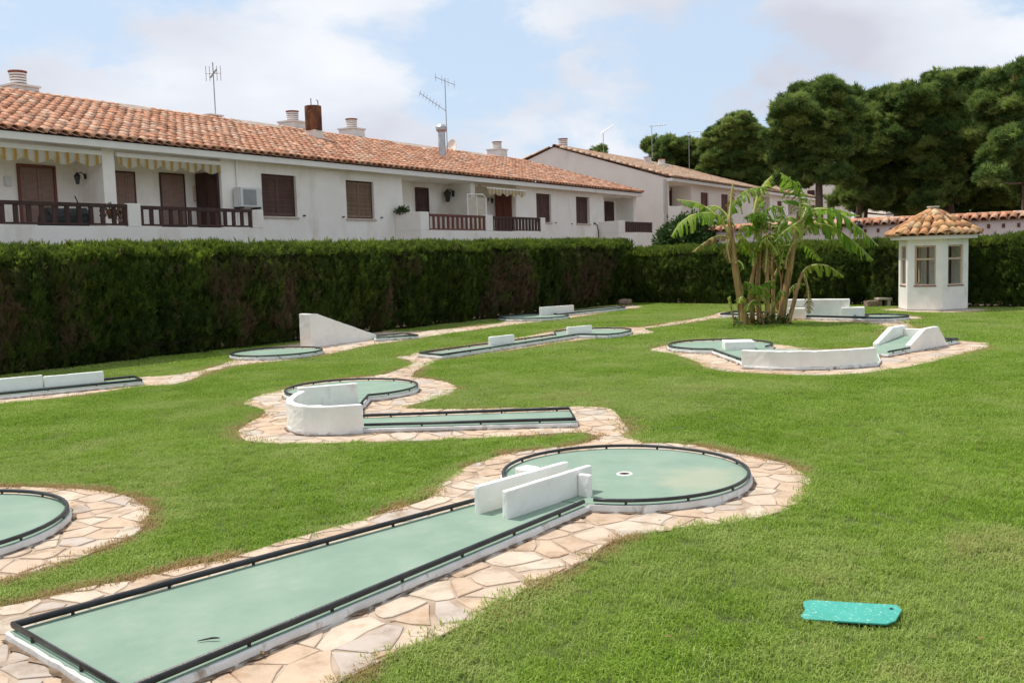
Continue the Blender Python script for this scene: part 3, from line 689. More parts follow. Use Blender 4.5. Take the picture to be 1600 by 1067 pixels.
a2 = math.atan2(G(452, 619, ZR)[1] - C3[1], G(452, 619, ZR)[0] - C3[0])
if a2 < aN: a2 += 2 * PI
pr = circ(C3, R3, 52, aN, a2, ZR)
rail(T3, [neck[1]] + pr, .018, .5)

# --- lane in the middle distance with two white blocks and a lens-shaped end
T4 = thing('minigolf_lane', 'narrow lane in mid lawn with two white blocks and a lens shaped end', 'minigolf lane', (*G(780, 540)[:2], 0), 'minigolf lanes on the lawn')
O4 = [(655.7, 551), (690, 554.2), (771, 542.4), (902.5, 522.2), (950, 522.5), (970, 520.5), (984, 517), (986, 514.3), (975, 512.8), (950, 512.4), (929, 513), (905, 514), (881.5, 515.6), (866, 518), (868, 522.2), (805, 531), (730, 541)]
o4 = [G(x, y, ZR) for x, y in O4]
slab(T4, offset_poly(o4, .03)); surface(T4, offset_poly(o4, .03)); rail(T4, o4, .02, .7, True)
wallrun(T4, [G(767, 540.4, ZS), G(804.5, 535.8, ZS)], ZS + .21, .09)
wallrun(T4, [G(888, 523, ZS), G(925.5, 519.5, ZS)], ZS + .20, .09)

# --- lane by the hedge with the tall white ramp
T5 = thing('minigolf_lane', 'lane along the hedge with a tall white ramp falling to the right', 'minigolf lane', (*G(500, 546)[:2], 0), 'minigolf lanes on the lawn')
C5, R5 = circle_fit([G(x, y, ZR) for x, y in [(359, 552), (407.5, 556.8), (466, 552), (497.5, 544.4), (486, 541), (430, 543.7), (385, 547)]])
cc = circ(C5, R5 + .03, 56); slab(T5, cc); surface(T5, cc); rail(T5, circ(C5, R5, 48, z=ZR), .02, .5, True)
ra = G(487, 544, 0); rb = G(588.5, 531, 0); rd = (rb - ra) / np.linalg.norm(rb - ra); rn = np.array([-rd[1], rd[0], 0]); LR = np.linalg.norm(rb - ra)
def zat(p, py, px):                               # height seen at pixel row over ground place p
    n = np.array([rn[0], rn[1], 0]); return PL(px, py, p, n)[2]
zt0 = zat(ra, 490.4, 486.5); zt1 = zat(ra, 522, 587)
prof = [(0, 0), (LR, 0), (LR, zt1 - .03), (LR - .06, zt1), (.28 * LR, zt0 - (zt0 - zt1) * .22), (.12 * LR, zt0 - .02), (.04 * LR, zt0), (0, zt0)]
mb = MB(); mb.profile([tuple(ra + rd * a + np.array([0, 0, z])) for a, z in prof], (0, 0, 0), rn * .42); mb.build('ramp', M_white, T5, bevel=.025, sub=.12, rough=.005)
l5 = [G(588, 527.5, ZR), G(653, 523.6, ZR), G(630, 520.6, ZR), G(585, 524.5, ZR)]
slab(T5, offset_poly(l5, .03), ZS - .003); surface(T5, offset_poly(l5, .03), ZS + .001); rail(T5, [l5[0], l5[1], l5[2], l5[3]], .019, .7)
mb = MB(); cx = G(480, 540, .25); mb.box(cx[0] - .16, cx[0] + .1, cx[1] - .05, cx[1] + .05, zt0 - .14, zt0 - .10)

# --- lane at the far left with low white walls
T6 = thing('minigolf_lane', 'straight lane at the left edge below the hedge with two long white walls', 'minigolf lane', (*G(90, 608)[:2], 0), 'minigolf lanes on the lawn')
e6 = G(221.6, 593.4, ZR); f6 = G(0, 615, ZR); d6 = (f6 - e6) / np.linalg.norm(f6 - e6); b6 = G(209, 588, ZR)
l6 = [e6 + d6 * 6.0, e6, b6, b6 + d6 * 6.0]
slab(T6, offset_poly(l6, .035)); surface(T6, offset_poly(l6, .03)); rail(T6, l6, .02, .8, True)
w6a = G(70, 605.5, ZS); w6b = G(163, 596.5, ZS)
wallrun(T6, [w6a, w6b], ZS + .20, .09); wallrun(T6, [w6a + d6 * 1.9 + (b6 - e6) * .05, w6a + d6 * .02 + (b6 - e6) * .02], ZS + .23, .09)

# --- far lane at the end of the hedge
T7 = thing('minigolf_lane', 'far lane at the end of the hedge with one thin white wall', 'minigolf lane', (*G(880, 492)[:2], 0), 'minigolf lanes on the lawn')
C7, R7 = circle_fit([G(x, y, ZR) for x, y in [(796, 497.6), (830, 498), (863, 495.5), (878, 491.8), (868, 489.8), (840, 489.8), (811, 492.5)]])
cc = circ(C7, R7 + .03, 48); slab(T7, cc); surface(T7, cc); rail(T7, circ(C7, R7, 44, z=ZR), .02, .5, True)
l7 = [G(870, 491, ZR), G(977, 480.3, ZR), G(968, 478.2, ZR), G(862, 488, ZR)]
slab(T7, offset_poly(l7, .03), ZS - .003); surface(T7, offset_poly(l7, .03), ZS + .001); rail(T7, l7, .02, .8, True)
wallrun(T7, [G(845, 493.5, ZS), G(897, 489.5, ZS)], ZS + .30, .09)

# --- right lane with curved wall and jump ramp
T8 = thing('minigolf_lane', 'right lane with a long curved white wall and a walled jump ramp', 'minigolf lane', (*G(1270, 575)[:2], 0), 'minigolf lanes on the lawn')
C8, R8 = circle_fit([G(x, y, ZR) for x, y in [(1045.4, 538.6), (1078.7, 532.6), (1111, 530.3), (1152, 530.3), (1192.5, 532.6), (1203, 537), (1054, 542), (1070.6, 544), (1114.5, 545.7)]])
cc = circ(C8, R8 + .03, 56); slab(T8, cc); surface(T8, cc)
HC8 = .36
top8 = [G(x, y, HC8) for x, y in ((1157.6, 547), (1180, 547.8), (1204, 548.6), (1245, 549), (1280, 548.4), (1317.5, 546.8), (1345, 545), (1370, 543))]
top8 = spline(top8, 22)
wallrun(T8, top8, HC8, .13, -.02, side=1, rough=.006)
nk = [G(1114.5, 545.7, ZR), G(1158, 561, ZR)]
ln8 = [G(1373, 560.3, ZR), G(1426, 548.5, ZR), G(1402, 536, ZR), G(1369, 541.5, ZR)]
pool = [tuple(p[:2]) for p in top8[1:]] + [tuple(G(1374, 559, ZR)[:2]), tuple(G(1366, 540, ZR)[:2]), tuple(G(1290, 545, ZR)[:2]), tuple(G(1200, 542, ZR)[:2]), tuple(C8), tuple(nk[0][:2]), tuple(nk[1][:2])]
slab(T8, offset_poly(pool, .03), ZS - .005); surface(T8, pool, ZS - .001, 0)
a0 = math.atan2(nk[0][1] - C8[1], nk[0][0] - C8[0]); a1 = math.atan2(G(1196, 541, ZR)[1] - C8[1], G(1196, 541, ZR)[0] - C8[0])
if a0 > a1: a0 -= 2 * PI
# rail from the neck clockwise round the far side
arc8 = circ(C8, R8, 48, a0, a1 - 2 * PI if a1 > a0 else a1, ZR)
rail(T8, [nk[1]] + arc8, .02, .55)
bk = [G(1133, 547, ZS), G(1180, 546, ZS)]
wallrun(T8, bk, ZS + .17, .55, ZS - .03, side=1, name='block')
# ramp between two parapets
pr0 = G(1424, 552.5, 0); pr1 = G(1481, 541.6, 0); pd = (pr1 - pr0) / np.linalg.norm(pr1 - pr0); pn = np.array([-pd[1], pd[0], 0]); PLn = np.linalg.norm(pr1 - pr0)
def pz(px, py, o=pr0):
    q = PL(px, py, o, np.array([pn[0], pn[1], 0])); return np.dot(q - pr0, pd), q[2]
pp = [pz(1423.4, 552), pz(1423.4, 539), pz(1447, 513.4), pz(1466.6, 509.7), pz(1476, 527.5), pz(1480.6, 541.6)]
pp[0] = (pp[0][0], -.02); pp[-1] = (pp[-1][0], -.02)
mb = MB(); mb.profile([tuple(pr0 + pd * a + np.array([0, 0, z])) for a, z in pp], (0, 0, 0), pn * .12); mb.build('parapet', M_white, T8, bevel=.02, sub=.12, rough=.004)
lw = G(1371, 547.5, 0); wdt = np.dot(lw - pr0, pn)
sh = np.dot(lw - pr0, pd)
mb = MB(); mb.profile([tuple(pr0 + pd * a + np.array([0, 0, z])) for a, z in [(pp[0][0] + .0, -.02)] + pp[1:-1] + [(pp[-1][0], -.02)]], pn * (wdt - .02), pn * (wdt - .14)); mb.build('parapet', M_white, T8, bevel=.02, sub=.12, rough=.004)
zt = pp[3][1]; xa = pp[2][0] + .45
mb = MB(); mb.profile([tuple(pr0 + pd * a + np.array([0, 0, z])) for a, z in ((-.55, 0), (xa, 0), (xa, zt * .52), (xa - .12, zt * .55), (-.55, ZS - .02))], pn * .125, pn * (wdt - .145)); mb.build('ramp_surface', M_carpet, T8)
mb = MB(); mb.profile([tuple(pr0 + pd * a + np.array([0, 0, z])) for a, z in ((xa + .003, 0), (xa + .10, 0), (xa + .10, zt * .86), (xa + .003, zt * .86))], pn * .125, pn * (wdt - .145)); mb.build('back_wall', M_white, T8, bevel=.012)
l8 = [pr0 + pd * a + pn * b for a, b in ((-.95, .03), (PLn + .55, .03), (PLn + .55, wdt - .03), (-.95, wdt - .03))]
slab(T8, offset_poly(l8, .03), ZS - .008); surface(T8, l8, ZS - .004, 0)
up = np.array([0, 0, ZR])
rail(T8, [l8[0] + up + pd * .05, pr0 + pd * -.02 + pn * .03 + up], .02, .4)
rail(T8, [pr1 + pn * .03 + up, l8[1] + up, l8[2] + up, pr1 + pn * (wdt - .03) + up], .02, .5)

# --- lane behind the banana with the stepped white wall
T9 = thing('minigolf_lane', 'low lane behind the banana clump with a stepped white wall', 'minigolf lane', (*G(1290, 495)[:2], 0), 'minigolf lanes on the lawn')
l9 = [G(1126, 490.5, ZR), G(1352, 496, ZR), G(1356, 491.5, ZR), G(1150, 486.5, ZR)]
slab(T9, offset_poly(l9, .04)); surface(T9, offset_poly(l9, .03))
rail(T9, l9, .024, .9, True)
C9, R9 = circle_fit([G(x, y, ZR) for x, y in [(1352, 492.5), (1408, 494), (1379, 496.8), (1378, 490.3)]])
cc = circ(C9, R9 + .03, 48); slab(T9, cc, ZS + .003); surface(T9, cc, ZS + .007); rail(T9, circ(C9, R9, 44, z=ZR), .024, .6, True)
s9a = G(1229, 494.6, ZS); s9b = G(1326, 494.6, ZS); s9c = G(1351, 495, ZS); s9d = G(1257, 495.8, ZS)
wallrun(T9, [s9a, s9b], .60, .35, name='high_block'); wallrun(T9, [s9b + np.array([-.25, -.08, 0]), s9c], .36, .4, name='low_block'); wallrun(T9, [G(1229, 495.6, ZS) + np.array([0, -.1, 0]), s9d + np.array([0, -.1, 0])], .36, .25, name='low_block')

# paving around the lanes
paving('near', 'paved_path', 'crazy paving around the long front lane and its round green', .275, True, 11, SLABS[:2])
paving('left', 'paved_path', 'crazy paving around the round green at the left edge', .28, True, 12, SLABS[2:3])
paving('middle', 'paved_path', 'crazy paving around the middle lane with the curved white wall', .30, True, 13, SLABS[4:8])
paving('back', 'paved_path', 'thin paved strip past the two block lane to the banana clump', .45, False, 14, None)
paving('right', 'paved_path', 'crazy paving around the right lane with the jump ramp', .45, True, 15, None)
paving('hedge', 'paved_path', 'paved strip running along the foot of the long hedge', .45, False, 16, None)
paving('hut', 'paved_path', 'small paved apron at the foot of the hut', .45, False, 17, None)

# ------------------------------------------------------------------ grass
def fbm(x, y, s, seed):
    r = np.random.default_rng(seed); v = np.zeros_like(x); a = 1.0; tot = 0
    for o in range(5):
        for _ in range(3):
            th = r.uniform(0, 2 * PI); ph = r.uniform(0, 2 * PI); k = s * 2 ** o * r.uniform(.7, 1.3)
            v += a * np.sin((x * math.cos(th) + y * math.sin(th)) * k + ph + 1.3 * np.sin((x * math.sin(th) - y * math.cos(th)) * k * .7 + ph * 2))
        tot += a * 3; a *= .6
    return .5 + v / tot * 1.3
COVER = GP(((1262, 934), (1406, 948), (1390, 970), (1254, 956)), .04)
def grass_pts(y0, y1, dens, seed):
    r = np.random.default_rng(seed); k, c_ = .70, 2.2
    n = int(dens * 2 * (y1 - y0) * (k * y1 + c_)); yy = r.uniform(y0, y1, n); xx = r.uniform(-1, 1, n) * (k * y1 + c_); in_ = np.abs(xx) < k * yy + c_; xx, yy = xx[in_], yy[in_]; n = len(xx)
    keep = inside(LAWN, xx, yy); xx, yy = xx[keep], yy[keep]
    ex = np.zeros(len(xx), bool); dist = np.full(len(xx), 9.)
    for P in PAVE.values():
        d = seg_dist(P, xx, yy); i = inside(P, xx, yy); ex |= i & (d > .055 * r.random(len(xx))); dist = np.minimum(dist, np.where(i, 0, d))
    for P in SLABS: ex |= inside(P, xx, yy)
    ex |= inside(COVER, xx, yy)
    keep = ~ex
    return xx[keep], yy[keep], dist[keep], r
GX, GY, GS, GD, GR = [], [], [], [], []
for (y0, y1, dens, protos, sc, seed, nm) in ((3.6, 11.5, 270, G_NEAR, 1.0, 1, 0), (11.5, 21, 105, G_MID, 1.0, 2, 1), (21, 50, 34, G_FAR, 1.0, 3, 2)):
    x, y, d, r = grass_pts(y0, y1, dens, seed)
    n = len(x)
    patch = fbm(x, y, .55, 9); fine = fbm(x, y, 3.2, 10)
    mid_ = fbm(x, y, 1.5, 14); dry = np.clip((patch - .52) * 1.1, 0, .22) + np.clip((mid_ - .58) * 1.0, 0, .14) + np.clip((fine - .66) * 1.5, 0, .22)
    edge = np.exp(-(d / .17) ** 2) * np.clip(fbm(x, y, 1.4, 12) * 2.2 - .35, 0, 1)
    dry = np.clip(np.maximum(dry, edge * 1.0) + r.uniform(-.14, .14, n), 0, 1)
    s = sc * r.uniform(.75, 1.25, n) * (1 + .18 * np.exp(-d / .08)) * (.85 + .3 * fine)
    GX.append((x, y, dry, s, r.uniform(0, 2 * PI, n), r.integers(0, 4, n) + 4 * nm))
gx, gy, gd, gs, ga, gi_ = [np.concatenate([q[k] for q in GX]) for k in range(6)]
o = scatter('grass', np.c_[gx, gy, np.zeros_like(gx)], np.c_[np.zeros_like(gx), np.zeros_like(gx), ga], gs, G_NEAR[:4] + G_MID + G_FAR, None, gd, idx=gi_)
tag(o, 'short mown grass of the lawn', None, None, 'stuff')

# ------------------------------------------------------------------ hedges
def hedge(label, p0, p1, nrm_, h, thick, dens, seed, dead=.5, ends=True, group=None):
    r = np.random.default_rng(seed); p0 = np.asarray(p0, float); p1 = np.asarray(p1, float); Ls = np.linalg.norm(p1 - p0); d = (p1 - p0) / Ls; n_ = np.asarray(nrm_, float); n_ /= np.linalg.norm(n_)
    root = thing('hedge', label, 'hedge', (*((p0 + p1) / 2 - n_ * thick / 2), 0), group)
    mb = MB(); K = max(4, int(Ls / .5))
    a0 = [tuple(p0 - n_ * .20 + d * .15), tuple(p1 - n_ * .20 - d * .15), tuple(p1 - n_ * (thick - .2) - d * .15), tuple(p0 - n_ * (thick - .2) + d * .15)]
    mb.prism(a0, .28, h - .20); mb.build('inner_twigs', M_twig, root, sub=.6, rough=.12)
    mb = MB()
    for k in range(int(Ls / .55)):
        q = p0 + d * (k * .55 + r.uniform(.1, .45)) - n_ * r.uniform(.35, .6); mb.tube([(q[0], q[1], -.02), (q[0] + r.uniform(-.05, .05), q[1], .45)], [.045, .03], 6)
    o = mb.build('trunk', M_bark, root); o['kind'] = 'stuff'
    P, R, S, D, VV = [], [], [], [], []
    az = math.atan2(n_[1], n_[0]) - PI / 2
    # front and back faces
    for side, frac in ((0, 1.0), (1, .35)):
        n = int(Ls * h * dens * frac); u = r.uniform(0, Ls, n); z = h * r.uniform(.02, 1, n) ** .9
        sh_ = np.clip(z - (h - .62), 0, 1); bul = .30 * (fbm(u, z * .30, 3.0, seed) - .5) + .16 * (fbm(u, z * 1.5, 1.0, seed + 1) - .5) - sh_ ** 1.3 * 1.05
        dep = np.where(z < .45, -.10 - .25 * (1 - z / .45) * r.random(n), 0) + bul - .20 * r.random(n) ** 2
        off = dep if side == 0 else -thick - dep
        P.append(np.c_[p0[0] + d[0] * u + n_[0] * off, p0[1] + d[1] * u + n_[1] * off, z - .14])
        tilt = r.normal(.30, .28, n) * (1 if side == 0 else -1); yaw = az + r.normal(0, .5, n)
        R.append(np.c_[-tilt, r.normal(0, .22, n), yaw]); S.append(r.uniform(.7, 1.25, n)); VV.append(np.clip(r.random(n) * .9 + np.clip((z - h + .55) * 1.1, 0, .5), 0, 1.25))  # upper sprays paler: new growth, and sun on the hedge top put into colour
        dd = np.clip((fbm(u, z * .7, 1.0, seed + 3) - .43) * 4.6, 0, 1) * np.clip(1.6 - abs(z / h - .42) * 3.1, 0, 1) * dead * (r.random(n) < .8)
        dd = np.maximum(dd, (r.random(n) < .02 * dead) * .8); D.append(dd)
    n = int(Ls * thick * dens * 1.25); u = r.uniform(0, Ls, n); w = r.uniform(0, thick, n)
    top = h - .15 + .13 * (fbm(u, w * .5, 2.8, seed + 5) - .5) - .20 * (np.abs(w / thick - .5) * 2) ** 3
    P.append(np.c_[p0[0] + d[0] * u - n_[0] * w, p0[1] + d[1] * u - n_[1] * w, top]); R.append(np.c_[r.normal(0, .45, n), r.normal(0, .45, n), r.uniform(0, 2 * PI, n)]); S.append(r.uniform(.55, 1.0, n)); VV.append(r.uniform(.6, 1.25, n)); D.append((r.random(n) < .015) * .8)  # top sprays take the pale tones too, sunlight painted into their tint
    if ends:
        for q, sg in ((p0, -1), (p1, 1)):
            n = int(thick * h * dens); w = r.uniform(0, thick, n); z = h * r.uniform(.03, 1, n)
            P.append(np.c_[q[0] - n_[0] * w - sg * d[0] * .05 * r.random(n), q[1] - n_[1] * w - sg * d[1] * .05 * r.random(n), z - .14]); R.append(np.c_[r.normal(0, .35, n), r.normal(0, .4, n), r.uniform(0, 2 * PI, n)]); S.append(r.uniform(.7, 1.2, n)); D.append(np.zeros(n)); VV.append(r.random(n))
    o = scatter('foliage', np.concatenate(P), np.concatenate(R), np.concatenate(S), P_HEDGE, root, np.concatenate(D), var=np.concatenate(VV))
    return root
nL = np.array([hdl[1], -hdl[0]]); nB = np.array([hdb[1], -hdb[0]]); nB = nB if nB[1] < 0 else -nB
HHL = 2.72
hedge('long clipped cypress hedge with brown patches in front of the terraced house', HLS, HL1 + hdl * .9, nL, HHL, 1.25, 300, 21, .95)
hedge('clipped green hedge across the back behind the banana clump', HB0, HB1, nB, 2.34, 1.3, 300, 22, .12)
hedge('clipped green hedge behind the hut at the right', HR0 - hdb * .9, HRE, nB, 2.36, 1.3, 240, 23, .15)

# ------------------------------------------------------------------ houses: local frame (s along the facade, off towards the camera, z up)
HD = np.array([.519, .855, 0]); HD /= np.linalg.norm(HD); HN = np.array([HD[1], -HD[0], 0])
def frame(p0):
    p0 = np.array([p0[0], p0[1], 0.])
    def tf(V): V = np.asarray(V, float); return p0 + np.outer(V[:, 0], HD) + np.outer(V[:, 1], HN) + np.outer(V[:, 2], (0, 0, 1))
    def inv(px, py, off=0.0):
        q = PL(px, py, p0 + HN * off, HN) - p0; return float(q @ HD), float(q[2])
    def invs(px, py, s):
        q = PL(px, py, p0 + HD * s, HD) - p0; return float(q @ HN), float(q[2])
    return tf, inv, invs
def pt(tf, s, off, z): return tf(np.array([[s, off, z]]))[0]
def holed_wall(mb, s0, s1, z0, z1, holes, off=0., t=.28, plane='s'):
    """front skin at off with rectangular holes, reveals going back t"""
    ss = sorted({s0, s1, *[h[0] for h in holes], *[h[1] for h in holes]}); zz = sorted({z0, z1, *[h[2] for h in holes], *[h[3] for h in holes]})
    for a, b in zip(ss[:-1], ss[1:]):
        for c, d in zip(zz[:-1], zz[1:]):
            m_ = ((a + b) / 2, (c + d) / 2)
            if any(h[0] < m_[0] < h[1] and h[2] < m_[1] < h[3] for h in holes): continue
            for o in (off, off - t): mb.add([(a, o, c), (b, o, c), (b, o, d), (a, o, d)], [(0, 1, 2, 3)])
    for h in holes:
        a, b, c, d = h[:4]
        for q in ([(a, off, c), (b, off, c), (b, off - t, c), (a, off - t, c)], [(a, off, d), (b, off, d), (b, off - t, d), (a, off - t, d)], [(a, off, c), (a, off, d), (a, off - t, d), (a, off - t, c)], [(b, off, c), (b, off, d), (b, off - t, d), (b, off - t, c)]):
            mb.add(q, [(0, 1, 2, 3)])
    for a in (s0, s1): mb.add([(a, off, z0), (a, off, z1), (a, off - t, z1), (a, off - t, z0)], [(0, 1, 2, 3)])
    mb.add([(s0, off, z1), (s1, off, z1), (s1, off - t, z1), (s0, off - t, z1)], [(0, 1, 2, 3)])
def shutter_leaf(mb, a, b, c, d, off, slats=True):
    if not slats:
        mb.box(a, b, off - .03, off, c, d); mb.box(a + .09, b - .09, off + .0005, off + .008, c + .1, d - .1); return
    w = .055
    mb.box(a, a + w, off - .035, off, c, d); mb.box(b - w, b, off - .035, off, c, d); mb.box(a + w, b - w, off - .034, off - .001, c, c + w); mb.box(a + w, b - w, off - .034, off - .001, d - w, d)
    n = int((d - c - 2 * w) / .062)
    for i in range(n):
        z = c + w + (i + .5) * (d - c - 2 * w) / n
        mb.add([(a + w, off - .030, z + .026), (b - w, off - .030, z + .026), (b - w, off - .004, z - .028), (a + w, off - .004, z - .028)], [(0, 1, 2, 3)])
    mb.add([(a + w, off - .033, c), (b - w, off - .033, c), (b - w, off - .033, d), (a + w, off - .033, d)], [(0, 1, 2, 3)])
def window(house, tf, s0, s1, z0, z1, mat, leaves=2, rec=.11, off=0., sill=True, style='slat'):
    fr = MB(tf); f = .05
    fr.box(s0, s0 + f, off - rec - .05, off - rec + .01, z0, z1); fr.box(s1 - f, s1, off - rec - .05, off - rec + .01, z0, z1); fr.box(s0 + f, s1 - f, off - rec - .05, off - rec + .01, z1 - f, z1); fr.box(s0 + f, s1 - f, off - rec - .05, off - rec + .01, z0, z0 + f)
    w = fr.build('window', M_wood, house)
    for k in range(leaves):
        a = s0 + f + (s1 - s0 - 2 * f) * k / leaves + .004; b = s0 + f + (s1 - s0 - 2 * f) * (k + 1) / leaves - .004
        mb = MB(tf); shutter_leaf(mb, a, b, z0 + f + .004, z1 - f - .004, off - rec, mat is not M_blind); mb.build('shutter', mat, w)
    if sill:
        mb = MB(tf); mb.box(s0 - .06, s1 + .06, off - .12, off + .05, z0 - .07, z0 - .003); mb.build('sill', M_sill, w, bevel=.008)
    return w
def door(house, tf, s0, s1, z0, z1, mat, off, panels=2, rows=3, name='door'):
    mb = MB(tf); f = .07
    mb.box(s0 - f, s0, off - .02, off + .035, z0, z1 + f); mb.box(s1, s1 + f, off - .02, off + .035, z0, z1 + f); mb.box(s0, s1, off - .02, off + .034, z1, z1 + f)
    o = mb.build(name, M_redwood if mat is M_blind else mat, house)
    for k in range(panels):
        a = s0 + (s1 - s0) * k / panels + .006; b = s0 + (s1 - s0) * (k + 1) / panels - .006; p = MB(tf); p.box(a, b, off - .02, off + .004, z0, z1 - .004)
        for j in range(rows):
            c = z0 + .12 + (z1 - z0 - .2) * j / rows; d = z0 + .04 + (z1 - z0 - .2) * (j + 1) / rows; p.box(a + .09, b - .09, off + .004, off + .016, c, d)
        p.build('leaf', mat, o, bevel=.006)
    return o
def railing(house, tf, s0, s1, z0, z1, off, mat, spacing=.345, w=.115, group=None):
    mb = MB(tf); mb.box(s0, s1, off - .045, off + .045, z1 - .10, z1); mb.box(s0, s1, off - .04, off + .04, z0, z0 + .05)
    o = mb.build('balcony_railing', mat, house, bevel=.006); n = max(2, int(round((s1 - s0) / spacing)))
    for k in range(n + 1):
        c = s0 + w / 2 + (s1 - s0 - w) * k / n; b = MB(tf); b.box(c - w / 2, c + w / 2, off - .025, off + .025, z0 + .0501, z1 - .1001); b.build('baluster', mat, o)
    return o
def tile_mesh(name, Ln=.5, w0=.125, w1=.095, mat=None, seg=7, th=.016):
    """barrel tile: lower end at y=0 (wide), upper end at y=Ln (narrow), arch over the z axis"""
    vs, fs = [], []; n = seg + 1
    for (y, w, lift) in ((0, w0, .0), (Ln, w1, -.012)):
        for r in (w, w - th):
            for j in range(n):
                a = PI * j / seg; vs.append((r * math.cos(a), y, r * .82 * math.sin(a) + lift))
    for j in range(seg):
        fs += [(j, j + 1, 2 * n + j + 1, 2 * n + j), (n + j + 1, n + j, 3 * n + j, 3 * n + j + 1), (j + 1, j, n + j, n + j + 1), (2 * n + j, 2 * n + j + 1, 3 * n + j + 1, 3 * n + j)]
    return vs, fs
def tile_data(name, mat, **k):
    vs, fs = tile_mesh(name, **k); me = bpy.data.meshes.new(name); me.from_pydata(vs, [], fs); me.materials.append(mat)
    for p in me.polygons: p.use_smooth = True
    return me, np.array(vs), fs
def tile_matrix(pos_, right, upslope, jitter, r):
    x = np.asarray(right, float); y = np.asarray(upslope, float); z = np.cross(x, y)
    M4 = Matrix.Identity(4)
    for i in range(3): M4[i][0], M4[i][1], M4[i][2], M4[i][3] = x[i], y[i], z[i], pos_[i]
    return M4 @ Matrix.Rotation(r.uniform(-1, 1) * jitter, 4, 'Z') @ Matrix.Rotation(math.radians(2.6) + r.uniform(-1, 1) * jitter * .4, 4, 'X')
def tile_roof(roof, tiles, data, singles):
    """tiles: list of (matrix, priority); the singles nearest ones become parts, the rest one joined part"""
    me, V, Fc = data; tiles = sorted(tiles, key=lambda t: t[1])
    for M4, _ in tiles[:singles]: link('tile', me, roof, M4)
    rest = tiles[singles:]
    if rest:
        mb = MB(); V4 = np.c_[V, np.ones(len(V))]
        for M4, _ in rest: mb.add((V4 @ np.array(M4).T)[:, :3], Fc)
        o = mb.build('tile', me.materials[0], roof, smooth=True, recalc=False); o['kind'] = 'stuff'
TD = tile_data('tile', M_tile, Ln=.52, w0=.145, w1=.115); TD2 = tile_data('tile', M_tile2, Ln=.52, w0=.145, w1=.115)
TDR = tile_data('ridge_tile', M_tile, Ln=.46, w0=.15, w1=.125)

def pot_chimney(roof, tf, s, off, zb, r=.2, hh=.55, name='chimney', base=.34, bh=.35):
    mb = MB(tf); mb.box(s - base, s + base, off - base, off + base, zb - .6, zb + bh); mb.box(s - base - .05, s + base + .05, off - base - .05, off + base + .05, zb + bh, zb + bh + .06)
    z = zb + bh + .06; n = 5
    for k in range(n):
        mb.lathe([(r, 0), (r, hh / n * .62)], (s, off, z + k * hh / n), 14); mb.lathe([(r * .9, 0), (r * .9, hh / n * .38)], (s, off, z + k * hh / n + hh / n * .62), 14, 1)
    mb.lathe([(r * 1.08, 0), (r * 1.08, .04)], (s, off, z + hh), 14, 1)
    return mb.build(name, [M_white, M_red], roof)
def antenna(label, base, h, kind):
    o = thing('antenna', label, 'antenna', base, 'roof antennas'); b = np.asarray(base)
    m_ = MB(); m_.tube([b - np.array([0, 0, .4]), b + np.array([0, 0, h])], .022, 6); m_.build('mast', M_antenna, o)
    if kind == 'vertical':
        for dx in (-.28, -.14, 0., .14, .28):
            q = b + np.array([dx, 0, h * .80]); e = MB(); e.tube([q - np.array([0, 0, .28]), q + np.array([0, 0, .28])], .012, 5); e.build('element', M_antenna, o)
        e = MB(); e.tube([b + np.array([-.3, 0, h * .80]), b + np.array([.3, 0, h * .80])], .014, 5); e.tube([b + np.array([-.12, 0, h * .72]), b + np.array([.14, .0, h * .88])], .03, 5); e.build('boom', M_antenna, o)
    elif kind == 'yagi':
        p = b + np.array([0, 0, h * .55]); q = b + np.array([-1.25, -.2, h * .80]); e = MB(); e.tube([p, q], .016, 5); e.build('boom', M_antenna, o)
        for k in range(7):
            c = p + (q - p) * (.25 + k * .12); e = MB(); e.tube([c - np.array([.05, .0, .14]), c + np.array([.05, .0, .14])], .010, 5); e.build('element', M_antenna, o)
        p = b + np.array([-.5, 0, h * 1.02]); q = b + np.array([.5, 0, h * .90]); e = MB(); e.tube([p, q], .015, 5); e.build('boom', M_antenna, o)
        for k in range(4):
            c = p + (q - p) * (.05 + k * .3); e = MB(); e.tube([c - np.array([0, 0, .2]), c + np.array([0, 0, .2])], .010, 5); e.build('element', M_antenna, o)
    else:
        q = b + np.array([1.1 if kind == 'side' else .7, 0, h + (.04 if kind == 'side' else .5)]); e = MB(); e.tube([b + np.array([-.15, 0, h - .02]), q], .02, 5); e.build('boom', M_antenna, o)
        for k in range(6):
            c = b + np.array([0, 0, h]) + (q - b - np.array([0, 0, h])) * (.15 + k * .16); e = MB(); e.tube([c - np.array([.0, .12, .14]), c + np.array([.0, .12, .14])], .012, 5); e.build('element', M_antenna, o)
    return o

# --- the long terraced house on the left
p0 = AY(435, 338, 32.8); tf1, iv, ivs = frame(p0)
H1 = thing('terraced_house', 'long white terraced house with tiled roof and balconies behind the hedge', 'house', (p0[0], p0[1], 0))
SL, SR = -17.0, 29.9; ZE, ZRG, DR = 5.72, 7.62, 4.9           # eave and ridge heights, ridge set-back
ZF = 3.02; LD = -1.15                                          # loggia floor height and depth
WIN = [(-.70, .92, 3.77, 5.17), (3.52, 5.12, 3.77, 5.17), (17.72, 19.22, 3.84, 5.25), (22.0, 23.6, 3.83, 5.25)]
LOG = [(-15.2, -6.68, ZF, 5.50), (-6.29, -2.41, ZF, 5.50), (6.91, 11.86, ZF, 5.46), (12.22, 15.73, ZF, 5.50), (25.40, 29.5, ZF, 5.42)]
mb = MB(tf1); holed_wall(mb, SL, SR, -.05, 5.62, WIN + LOG, 0., .28)
